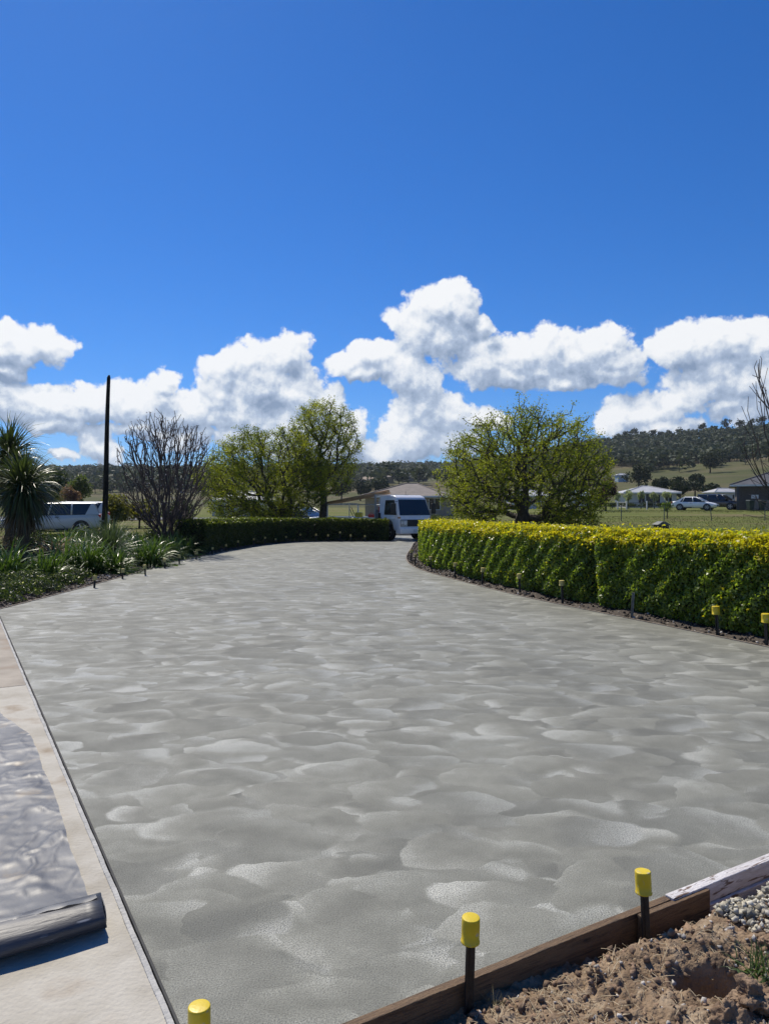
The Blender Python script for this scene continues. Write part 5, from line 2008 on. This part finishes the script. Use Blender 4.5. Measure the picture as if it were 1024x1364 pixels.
def car(name, label, loc, rz, paint, kind, cat, group=None):
    e = empty(name, loc, rz, label, cat, group)
    if kind == 'suv':
        st = [(-2.40, .48, .98, .80), (-2.37, .34, 1.14, .88), (-1.95, .28, 1.17, .93), (-1.2, .26, 1.14, .94), (0, .26, 1.10, .94), (1.0, .26, 1.07, .94), (1.4, .26, 1.05, .93), (1.95, .28, .99, .91), (2.30, .32, .90, .86), (2.42, .47, .74, .76)]
        gb, gt, gz0, gz1, gw0, gw1 = (-2.30, 1.20), (-2.02, 0.42), 1.09, 1.66, 0.875, 0.72
        pill = [(1.20, 0.42, .05), (0.15, -0.02, .045), (-0.95, -0.98, .045)]
        wb, wr = (-1.42, 1.42), 0.36
        dp = (-2.31, -1.62, -1.92, -2.04)
    else:
        st = [(-2.28, .46, .82, .74), (-2.24, .30, .96, .82), (-1.9, .22, 1.00, .88), (-1.2, .2, .97, .90), (0, .2, .93, .90), (0.9, .2, .91, .90), (1.3, .2, .90, .89), (1.85, .22, .80, .86), (2.2, .26, .68, .80), (2.31, .38, .56, .68)]
        gb, gt, gz0, gz1, gw0, gw1 = (-1.85, 1.18), (-1.02, 0.22), 0.92, 1.38, 0.83, 0.64
        pill = [(1.18, 0.22, .045), (-0.05, -0.12, .04), (-1.1, -0.92, .04)]
        wb, wr = (-1.36, 1.34), 0.325
        dp = (-1.86, -1.36, -1.0, -1.06)
    mb = MB()
    for (x, zb, zt, w) in st:
        mb.v += [(x, -w * .86, zb), (x, -w * .98, zb + .10), (x, -w, (zb + zt) * .52), (x, -w * .96, zt - .09), (x, -w * .86, zt),
                 (x, w * .86, zt), (x, w * .96, zt - .09), (x, w, (zb + zt) * .52), (x, w * .98, zb + .10), (x, w * .86, zb)]
    for i in range(len(st) - 1):
        for k in range(10):
            k2 = (k + 1) % 10
            mb.f.append((i * 10 + k, i * 10 + k2, (i + 1) * 10 + k2, (i + 1) * 10 + k))
    mb.f.append(tuple(range(9, -1, -1)))
    mb.f.append(tuple((len(st) - 1) * 10 + k for k in range(10)))
    body = mb.build('body', paint, e, smooth=True)
    ss_ = body.modifiers.new('round', 'SUBSURF')
    ss_.levels = ss_.render_levels = 1
    g = MB().hexa([(gb[0], -gw0, gz0 - .05), (gb[1], -gw0, gz0 - .05), (gb[1], gw0, gz0 - .05), (gb[0], gw0, gz0 - .05)],
                  [(gt[0], -gw1, gz1), (gt[1], -gw1, gz1), (gt[1], gw1, gz1), (gt[0], gw1, gz1)])
    g.build('windows', M['glass'], e, bevel=0.05)
    r_ = MB()
    x0, x1 = gt[0] - (0.20 if kind == 'suv' else 0.02), gt[1] + 0.05
    r_.hexa([(x0, -gw1 - .03, gz1 - .03), (x1, -gw1 - .03, gz1 - .03), (x1, gw1 + .03, gz1 - .03), (x0, gw1 + .03, gz1 - .03)],
            [(x0 + .12, -gw1 * .86, gz1 + .055), (x1 - .20, -gw1 * .86, gz1 + .055), (x1 - .20, gw1 * .86, gz1 + .055), (x0 + .12, gw1 * .86, gz1 + .055)])
    r_.build('roof', paint, e, bevel=0.03)
    for sd in (-1, 1):
        for (xb, xt, pr) in pill:
            MB().tube([(xb, sd * (gw0 - .005), gz0 - .02), (xt, sd * (gw1 + .012), gz1)], pr, 6).build('pillar', paint, e, smooth=True)
        a, b_, c, d = dp
        MB().hexa([(a, sd * (gw0 - .06), gz0 - .03), (b_, sd * (gw0 - .06), gz0 - .03), (b_, sd * (gw0 + .012), gz0 - .03), (a, sd * (gw0 + .012), gz0 - .03)],
                  [(d, sd * (gw1 - .06), gz1), (c, sd * (gw1 - .06), gz1), (c, sd * (gw1 + .014), gz1), (d, sd * (gw1 + .014), gz1)]).build('pillar', paint, e)
    W = st[4][3]
    for sd in (-1, 1):
        for x in wb:
            Mx = Matrix.Translation((x, sd * (W * 0.985), wr)) @ Matrix.Rotation(R(90), 4, 'X')
            MB().lathe([(wr * 1.17, -0.012), (wr * 1.17, 0.012)], 24, Mx).build('wheel_arch', M['trim'], e)
            wheel(e, x, sd * (W - 0.085), wr, 0.22, sd)
        f, bk = st[-1][0], st[0][0]
        zt = st[-2][2]
        MB().box(f - .32, f - .06, sd * .78 - .10, sd * .78 + .10, zt - .20, zt - .06).build('headlight', M['lamp'], e, bevel=0.03)
        MB().box(bk + .01, bk + .16, sd * .74 - .10, sd * .74 + .10, st[1][2] - .24, st[1][2] - .06).build('tail_light', M['red'], e, bevel=0.03)
        MB().box(gb[1] - .34, gb[1] - .20, sd * (W + .06) - .09, sd * (W + .06) + .09, gz0 + .02, gz0 + .15).build('mirror', paint, e, bevel=0.03)
        MB().box(-0.35, -0.17, sd * W - .012, sd * W + .012, gz0 - .17, gz0 - .14).build('door_handle', M['trim'], e)
        MB().box(-0.95, -0.15, sd * W - .02, sd * W + .016, .26, .33).build('side_sill', M['trim'], e)
    MB().box(st[-1][0] - .10, st[-1][0] + .02, -.52, .52, .38, .58).build('grille', M['trim'], e, bevel=0.03)
    MB().box(st[-1][0] - .02, st[-1][0] + .03, -.18, .18, .42, .53).build('number_plate', M['fascia'], e)
    return e


g_ = P(71, 700, 39)
car('parked_car', 'white four-wheel drive partly hidden by the cabbage palm, nearer of two', (g_.x, 39, tz(g_.x, 39)), R(199), M['car_white_shaded'], 'suv', 'car', 'white cars parked at the left')
g_ = P(89, 700, 43.5)
car('parked_car', 'white car farther back, its roof and tail showing above the nearer white one', (g_.x, 43.5, tz(g_.x, 43.5)), R(201), M['car_white_shaded'], 'suv', 'car', 'white cars parked at the left')
x = (925 - 512) / FPX * 79
car('parked_car', 'white sedan parked on the grass by the dark house', (x, 79, tz(x, 79) + 0.02), R(-34), M['car_white'], 'sedan', 'car')
x = (957 - 512) / FPX * 83
car('parked_car', 'dark blue-black car parked beside the white sedan', (x, 83, tz(x, 83) + 0.02), R(-40), M['car_dark'], 'suv', 'car')
x = (404 - 512) / FPX * 43
car('parked_car', 'pale car half hidden behind the far hedge and green trees', (x, 43, tz(x, 43)), R(-35), M['car_white_shaded'], 'sedan', 'car')

# flat-bed truck facing down the driveway
TR = empty('truck', (0.44, 34.35, 0.0), R(-55), 'white flat-bed truck with timber rack parked at the end of the driveway', 'truck')
hw = 0.88
cab = MB().extrude_y([(0.0, 0.55), (0.25, 0.46), (0.42, 0.80), (0.62, 0.93), (0.86, 0.93), (1.06, 0.80), (1.20, 0.44), (1.64, 0.42), (1.67, 0.70), (1.62, 1.12), (1.36, 1.84), (1.24, 1.96), (1.0, 2.02), (0.10, 2.00), (0.0, 1.9)], -hw, hw)
for i_, (x_, y_, z_) in enumerate(cab.v):
    if z_ > 1.1:
        cab.v[i_] = (x_, y_ * (1 - 0.10 * (z_ - 1.1)), z_)
cab.build('cab', M['car_white'], TR, bevel=0.05, seg=3)


def on_screen(u):                # point on the raked windscreen plane
    return (1.62 + (1.36 - 1.62) * u + 0.006, 1.12 + (1.84 - 1.12) * u)


(xa, za), (xb, zb_) = on_screen(0.0), on_screen(0.98)
ws = MB().hexa([(xa - .02, -.845, za), (xa + .004, -.845, za), (xa + .004, .845, za), (xa - .02, .845, za)], [(xb - .02, -.76, zb_), (xb + .004, -.76, zb_), (xb + .004, .76, zb_), (xb - .02, .76, zb_)])
w_ = ws.build('windscreen', M['glass'], TR, bevel=0.008)
for y_ in (-.35, .15):
    MB().tube([(1.645, y_, 1.13), (1.60, y_ + .25, 1.22)], 0.010, 5).build('wiper', M['trim'], w_)
for sd in (-1, 1):
    d_ = MB().box(0.36, 1.36, sd * hw - .012, sd * hw + .014, 0.93, 1.12).build('door', M['car_white'], TR, bevel=0.01)
    MB().hexa([(0.46, sd * (hw - .01), 1.14), (1.40, sd * (hw - .01), 1.14), (1.40, sd * (hw + .008), 1.14), (0.46, sd * (hw + .008), 1.14)],
              [(0.50, sd * (hw - .075), 1.80), (1.16, sd * (hw - .075), 1.80), (1.16, sd * (hw - .050), 1.80), (0.50, sd * (hw - .050), 1.80)]).build('door_window', M['glass'], d_)
    MB().box(0.50, 0.66, sd * (hw + .02) - .015, sd * (hw + .02) + .015, 0.98, 1.02).build('door_handle', M['trim'], d_)
    MB().box(0.02, 0.16, sd * hw - .01, sd * hw + .012, 0.86, 1.22).build('side_vent', M['trim'], TR)
    mr_ = MB().box(1.48, 1.56, sd * 1.12 - .12, sd * 1.12 + .12, 1.18, 1.66).build('mirror', M['trim'], TR, bevel=0.03)
    MB().tube([(1.40, sd * .82, 1.74), (1.55, sd * 1.08, 1.72), (1.54, sd * 1.10, 1.60)], 0.013, 5).build('mirror_arm', M['trim'], mr_)
    hl = MB().box(1.58, 1.682, sd * .66 - .20, sd * .66 + .20, 0.62, 0.92).build('headlight', M['galv'], TR, bevel=0.03)
    MB().lathe([(0.085, 1.60), (0.085, 1.69), (0.06, 1.70)], 14, Matrix.Translation((0, sd * .60, .78)) @ Matrix.Rotation(R(90), 4, 'Y')).build('lens', M['lamp'], hl)
    MB().lathe([(0.055, 1.60), (0.055, 1.69), (0.04, 1.70)], 12, Matrix.Translation((0, sd * .77, .78)) @ Matrix.Rotation(R(90), 4, 'Y')).build('lens', M['lamp'], hl)
    MB().box(1.50, 1.66, sd * .86 - .03, sd * .86 + .035, 0.98, 1.06).build('indicator', M['pine'], TR, bevel=0.01)
    wheel(TR, 0.74, sd * 0.74, 0.36, 0.22, sd, 6)
    wheel(TR, -2.75, sd * 0.74, 0.36, 0.30, sd, 6)
MB().box(1.60, 1.676, -.84, .84, 0.62, 0.93).build('grille', M['trim'], TR, bevel=0.02)
MB().box(1.34, 1.76, -.90, .90, 0.30, 0.58).build('bumper', M['car_white'], TR, bevel=0.05)
MB().box(1.755, 1.775, -.20, .20, 0.38, 0.50).build('number_plate', M['fascia'], TR)
MB().box(-4.5, 0.2, -.38, -.28, 0.50, 0.68).box(-4.5, 0.2, .28, .38, 0.50, 0.68).build('chassis', M['trim'], TR)
tr_ = MB().box(-4.55, -0.14, -.98, .98, 0.72, 0.82).build('tray', M['galv'], TR, bevel=0.01)
for (a, b_, c, d) in ((-4.55, -0.14, -1.0, -.965), (-4.55, -0.14, .965, 1.0), (-4.59, -4.555, -.96, .96)):
    MB().box(a, b_, c, d, 0.68, 1.0).build('drop_side', M['car_white'], tr_, bevel=0.008)
hb = MB()
for y_ in (-.93, .93):
    hb.box(-.20, -.13, y_ - .035, y_ + .035, 0.82, 2.06)
hb.box(-.20, -.13, -.93, .93, 2.0, 2.06).box(-.185, -.15, -.89, .89, 0.83, 1.35)
for z_ in (1.5, 1.68, 1.84):
    hb.box(-.18, -.15, -.89, .89, z_ - .015, z_ + .015)
hb.build('headboard', M['galv'], TR)
rk = MB()
for y_ in (-.93, .93):
    rk.box(-4.52, -4.46, y_ - .03, y_ + .03, 0.82, 1.62)
    rk.tube([(-4.49, y_, 1.58), (-.165, y_, 1.60)], 0.022, 6)
    rk.tube([(-2.4, y_, 0.82), (-2.4, y_, 1.59)], 0.02, 6)
rk.box(-4.52, -4.46, -.93, .93, 1.58, 1.64)
rk.build('rear_rack', M['galv'], TR)
MB().box(-.10, -.02, -.80, -.52, 1.25, 1.50).build('warning_sign', M['red'], TR)
MB().tube([(0.5, 0.3, 1.98), (0.5, 0.3, 2.22)], 0.008, 5).build('aerial', M['trim'], TR)
MT = Matrix.Translation((0.44, 34.35, 0.0)) @ Matrix.Rotation(R(-55), 4, 'Z')
tl = ['uppermost plank of the timber on the truck rack', 'lowest plank of the timber on the truck rack', 'plank of timber lying on the far side of the truck rack', 'middle plank of the timber on the truck rack']
for k, (y_, dz, x0, x1) in enumerate(((-.74, 0.062, -4.9, 0.62), (-.62, 0.0, -5.0, 0.35), (-.36, 0.0, -4.6, 0.2), (-.80, 0.0, -4.75, 0.72))):
    L_ = x1 - x0
    o = MB().box(-L_ / 2, L_ / 2, -.055, .055, -.028, .028).build('timber_plank', M['pine'], None, bevel=0.004)
    tilt = math.atan2(2.06 - 1.64, 4.33)
    mid = (x0 + x1) / 2
    zz = 1.64 + (mid + 4.49) * math.tan(tilt) + 0.032 + dz
    o.matrix_world = MT @ Matrix.Translation((mid, y_, zz)) @ Matrix.Rotation(-tilt, 4, 'Y')
    tag(o, tl[k], 'timber', 'planks on the truck rack')
p_ = MT @ Vector((-1.0, -.6, 0.82))
e = empty('fuel_can', p_, R(20), 'red fuel can standing on the truck tray behind the cab', 'fuel can')
MB().box(-.14, .14, -.09, .09, 0, .32).build('body', M['red'], e, bevel=0.03)
MB().tube([(-.08, 0, .32), (-.06, 0, .38), (.06, 0, .38), (.08, 0, .32)], 0.014, 6).build('handle', M['red'], e)
p_ = MT @ Vector((-2.2, -.5, 0.82))
e = empty('plate_compactor', p_, R(-20), 'small yellow and black machine standing on the truck tray', 'machine')
MB().box(-.30, .30, -.2, .2, 0, .08).build('plate', M['steel'], e, bevel=0.02)
MB().box(-.16, .16, -.14, .14, .08, .40).build('engine', M['cap'], e, bevel=0.04)
MB().tube([(-.2, -.15, .1), (-.45, -.15, .62), (-.45, .15, .62), (-.2, .15, .1)], 0.016, 6).build('handle', M['steel'], e)

# ------------------------------------------------------------------ houses


def house(name, label, loc, rz, w, dp, hwall, hroof, wallm, roofm, wins=(), over=0.5, ridge=0.45, door=None, group=None):
    e = empty(name, loc, rz, label, 'house', group)
    MB().box(-w / 2, w / 2, -dp / 2, dp / 2, -1.5, hwall).build('wall', wallm, e)
    X, Y = w / 2 + over, dp / 2 + over
    rl = w / 2 * ridge
    rf = MB().add([(-X, -Y, hwall), (X, -Y, hwall), (X, Y, hwall), (-X, Y, hwall), (-rl, 0, hwall + hroof), (rl, 0, hwall + hroof), (-X, -Y, hwall - .12), (X, -Y, hwall - .12), (X, Y, hwall - .12), (-X, Y, hwall - .12)],
                  [(0, 1, 5, 4), (1, 2, 5), (2, 3, 4, 5), (3, 0, 4), (6, 9, 8, 7), (0, 6, 7, 1), (1, 7, 8, 2), (2, 8, 9, 3), (3, 9, 6, 0)]).build('roof', roofm, e)
    MB().tube([(-X, -Y, hwall + .03), (-rl, 0, hwall + hroof + .03), (rl, 0, hwall + hroof + .03), (X, -Y, hwall + .03)], 0.07, 5).build('ridge_capping', roofm, rf)
    MB().box(-X, X, -Y - .07, -Y - .003, hwall - .16, hwall + .02).build('gutter', M['fascia'], rf)
    for (x, z, ww, hh) in wins:
        f = MB()
        for (a, b_, c, d) in ((-ww / 2 - .06, ww / 2 + .06, -.06, 0), (-ww / 2 - .06, ww / 2 + .06, hh, hh + .06), (-ww / 2 - .06, -ww / 2, 0, hh), (ww / 2, ww / 2 + .06, 0, hh), (-.03, .03, 0, hh)):
            f.box(x + a, x + b_, -dp / 2 - .05, -dp / 2 - .002, z + c, z + d)
        fo = f.build('window', M['fascia'], e)
        MB().box(x - ww / 2 + .002, x + ww / 2 - .002, -dp / 2 - .025, -dp / 2 - .003, z + .002, z + hh - .002).build('pane', M['glass'], fo)
    if door:
        x, ww, hh = door
        MB().box(x - ww / 2, x + ww / 2, -dp / 2 - .06, -dp / 2 - .003, 0, hh).build('door', M['dark_roof'], e)
    return e


x = (548 - 512) / FPX * 88
hA = house('house', 'tan brick house with a taupe tiled roof right behind the truck', (x, 88, 0.15), R(-12), 9.2, 9.0, 2.4, 1.55, M['tan_brick'], M['tile_roof'], ((3.4, 0.9, 1.2, 1.2), (-2.0, 0.8, 1.8, 1.3)), 0.55, 0.15)
x = (858 - 512) / FPX * 110
house('house', 'pale house with a light grey hipped roof behind the silver shrubs', (x, 110, tz(x, 110) - 0.1), R(-4), 7.0, 7.0, 2.25, 1.0, M['render_wall'], M['grey_roof'], ((-1.4, 0.7, 0.9, 1.2), (0.6, 0.7, 1.2, 1.2), (2.4, 0.7, 0.9, 1.2)), 0.55, 0.12, (-0.3, 0.9, 2.0))
hc = Matrix.Rotation(R(-24), 2) @ Vector((7.0, 4.5)) + Vector((38.3, 80.5))
hC = house('house', 'dark brick house with a charcoal roof at the right edge of the picture', (hc.x, hc.y, tz(38.3, 80)), R(-24), 14.0, 9.0, 2.72, 1.75, M['dark_brick'], M['dark_roof'], ((-1.2, 0.9, 1.6, 1.3), (3.2, 0.9, 1.6, 1.3)), 0.7, 0.4)
for px_ in (-6.9, -3.4):
    MB().box(px_ - .14, px_ + .14, -5.15, -4.87, -.4, 2.6).build('porch_post', M['dark_roof'], hC)
MB().box(-6.0, -3.5, -4.58, -4.503, 0.0, 1.05).build('porch_wall', M['tan_brick'], hC)
MB().box(-5.6, -4.9, -4.62, -4.503, 1.25, 1.65).build('meter_box', M['fascia'], hC)
for (px, d, w, hw_, hr, wl, rf_, lab) in ((550, 430, 15, 3.0, 3.2, M['dark_brick'], M['dark_roof'], 'dark-roofed house high on the grassy hillside in the middle'),
                                          (490, 330, 8, 2.6, 1.4, M['tan_brick'], M['tan_brick'], 'small tan building on the slope above the truck tray'),
                                          (507, 345, 11, 2.6, 1.2, M['tan_brick'], M['tile_roof'], 'long tan building on the slope right of the small tan one'),
                                          (827, 230, 3.2, 2.0, 0.5, M['blue_wall'], M['grey_roof'], 'small pale blue shed on the slope right of the big tree'),
                                          (770, 125, 3.4, 1.7, 0.9, M['render_wall'], M['blue_wall'], 'low house with a pale blue roof seen through the right side of the big tree'),
                                          (962, 135, 5.0, 1.9, 0.7, M['render_wall'], M['grey_roof'], 'low grey-roofed building behind the dark car'),
                                          (700, 118, 6.0, 2.1, 1.0, M['render_wall'], M['grey_roof'], 'pale house hidden behind the middle of the big tree'),
                                          (328, 80, 6.5, 1.7, 0.9, M['render_wall'], M['grey_roof'], 'pale low house behind the wide green tree')):
    x = (px - 512) / FPX * d
    house('house', lab, (x, d, tz(x, d)), R(5), w, w * 0.8, hw_, hr, wl, rf_, ((-w * .22, hw_ * .35, w * .14, hw_ * .4), (w * .2, hw_ * .35, w * .14, hw_ * .4)), 0.3, 0.4)

# ------------------------------------------------------------------ pole, bins, letter box, fences
b_ = P(137.5, 700, 30)
t_ = P(146.5, 500, 30)
e = empty('pole', (b_.x, 30, tz(b_.x, 30) - 0.05), 0, 'tall leaning black timber pole behind the spiky fountain plant', 'pole')
hp = t_.z - tz(b_.x, 30) + 0.05
mb = MB()
mb.tube([((t_.x - b_.x) * u + 0.02 * math.sin(u * 5), 0.02 * math.sin(u * 7), hp * u - 0.3 * (u == 0)) for u in np.linspace(0, 0.985, 12)] + [(t_.x - b_.x, 0, hp)], [0.125 - 0.055 * u for u in np.linspace(0, 0.985, 12)] + [0.035], 10)
mb.build('shaft', M['pole'], e, smooth=True)
MB().lathe([(0.130, 1.0), (0.134, 1.02), (0.134, 1.06), (0.130, 1.08)], 12).build('band', M['galv_dull'], e)

for k, px in enumerate((998.5, 1014.5)):
    x = (px - 512) / FPX * 78
    e = empty('wheelie_bin', (x, 78, tz(x, 78) + 0.02), R(8 - 14 * k), 'dark green wheelie bin in front of the dark house, ' + ('left one' if k == 0 else 'right one') + ' of two', 'bin', 'wheelie bins')
    MB().hexa([(-.22, -.26, .06), (.22, -.26, .06), (.22, .26, .06), (-.22, .26, .06)], [(-.30, -.36, 1.0), (.30, -.36, 1.0), (.30, .36, 1.0), (-.30, .36, 1.0)]).build('body', M['bin'], e, bevel=0.03)
    MB().hexa([(-.33, -.40, 1.0), (.33, -.40, 1.0), (.33, .38, 1.0), (-.33, .38, 1.0)], [(-.28, -.34, 1.08), (.28, -.34, 1.08), (.28, .34, 1.12), (-.28, .34, 1.12)]).build('lid', M['bin'] if k == 0 else M['bin'], e, bevel=0.02)
    for sd in (-1, 1):
        MB().lathe([(0.10, -.03), (0.10, .03)], 14, Matrix.Translation((sd * .24, .27, .10)) @ Matrix.Rotation(R(90), 4, 'Y')).build('wheel', M['rubber'], e)
    MB().tube([(-.22, .40, 1.0), (-.22, .46, .98), (.22, .46, .98), (.22, .40, 1.0)], 0.016, 6).build('handle', M['bin'], e)

lx = (880 - 512) / FPX * 24
e = empty('letter_box', (lx, 24, tz(lx, 24) + 0.03), R(14), 'black letter box with a gabled lid standing just beyond the right hedge', 'letter box')
MB().box(-.19, .19, -.14, .14, .76, .98).build('body', M['box_dark'], e, bevel=0.006)
MB().extrude_y([(-.23, .96), (.23, .96), (.23, .985), (0.04, 1.085), (-.04, 1.085), (-.23, .985)], -.17, .17).build('lid', M['galv_dull'], e, bevel=0.006)
MB().box(-.13, .13, -.152, -.141, .88, .91).build('slot', M['trim'], e)
MB().box(-.045, .045, -.045, .045, -.3, .76).build('post', M['bark'], e)

fe = empty('wire_fence', (16, 54, 0), 0, 'thin wire fence on dark steel posts across the paddock', 'fence')
tops = []
for k, px in enumerate((640, 700, 760, 827, 884, 945, 1018, 1080)):
    d = 54.0
    x = (px - 512) / FPX * d
    z0 = tz(x, d)
    dx = (0.14 if px == 945 else 0.0)
    MB().tube([(x - 16 + dx, 0, z0 - .2), (x - 16, 0, z0 + 1.15)], 0.032, 5).build('post', M['galv_dull'], fe)
    tops.append((x - 16, z0))
for h in (0.35, 0.72, 1.08):
    MB().tube([(x, -.035, z + h) for x, z in tops], 0.006, 4).build('wire', M['galv_dull'], fe)

fw = empty('white_fence', (28, 86, 0), 0, 'white-posted fence with rails before the grey-roofed house', 'fence')
pp = []
for px in (772, 789, 806, 822, 834, 861, 888):
    x = (px - 512) / FPX * 86
    z0 = tz(x, 86)
    MB().box(x - 28 - .07, x - 28 + .07, -.07, .07, z0 - .3, z0 + 0.98).build('post', M['post_white'], fw, bevel=0.01)
    pp.append((x - 28, z0))
for h in (0.30, 0.72):
    for (x0, z0), (x1, z1) in zip(pp[:-1], pp[1:]):
        MB().hexa([(x0 + .10, -.02, z0 + h), (x1 - .10, -.02, z1 + h), (x1 - .10, .02, z1 + h), (x0 + .10, .02, z0 + h)], [(x0 + .10, -.02, z0 + h + .07), (x1 - .10, -.02, z1 + h + .07), (x1 - .10, .02, z1 + h + .07), (x0 + .10, .02, z0 + h + .07)]).build('rail', M['galv_dull'], fw)
for k, px in enumerate((795, 815, 838, 860, 884)):
    bush('dark_bush', 'low dark shrub behind the white-posted fence, ' + ORD[k] + ' from the left', 'shrub', gpos(px, 89), 1.3, 0.8, 0.95, 900, 0.14, DG, 400 + k, 'low shrubs behind the white-posted fence')
for k, (px, d) in enumerate(((602, 44), (640, 50), (575, 50))):
    bush('dark_bush', ('low shrub just right of the truck cab', 'low shrub under the left side of the big tree', 'low shrub behind the truck mirror')[k], 'shrub', gpos(px, d), 1.1, 0.8, 1.1, 1500, 0.11, ((0.035, 0.050, 0.018), (0.09, 0.11, 0.04)), 410 + k)

# ------------------------------------------------------------------ air
hz = MB().box(-2450, 2450, -2450, 2450, -8, 130)
ho = hz.build('haze', M['asphalt'])
hm = bpy.data.materials.new('haze')
hm.use_nodes = True
hn = hm.node_tree
hn.nodes.clear()
pv = hn.nodes.new('ShaderNodeVolumePrincipled')
pv.inputs['Color'].default_value = (0.80, 0.90, 1.0, 1)
pv.inputs['Density'].default_value = 0.00013
pv.inputs['Anisotropy'].default_value = 0.3
om = hn.nodes.new('ShaderNodeOutputMaterial')
hn.links.new(pv.outputs[0], om.inputs['Volume'])
ho.data.materials[0] = hm
tag(ho, kind='stuff')
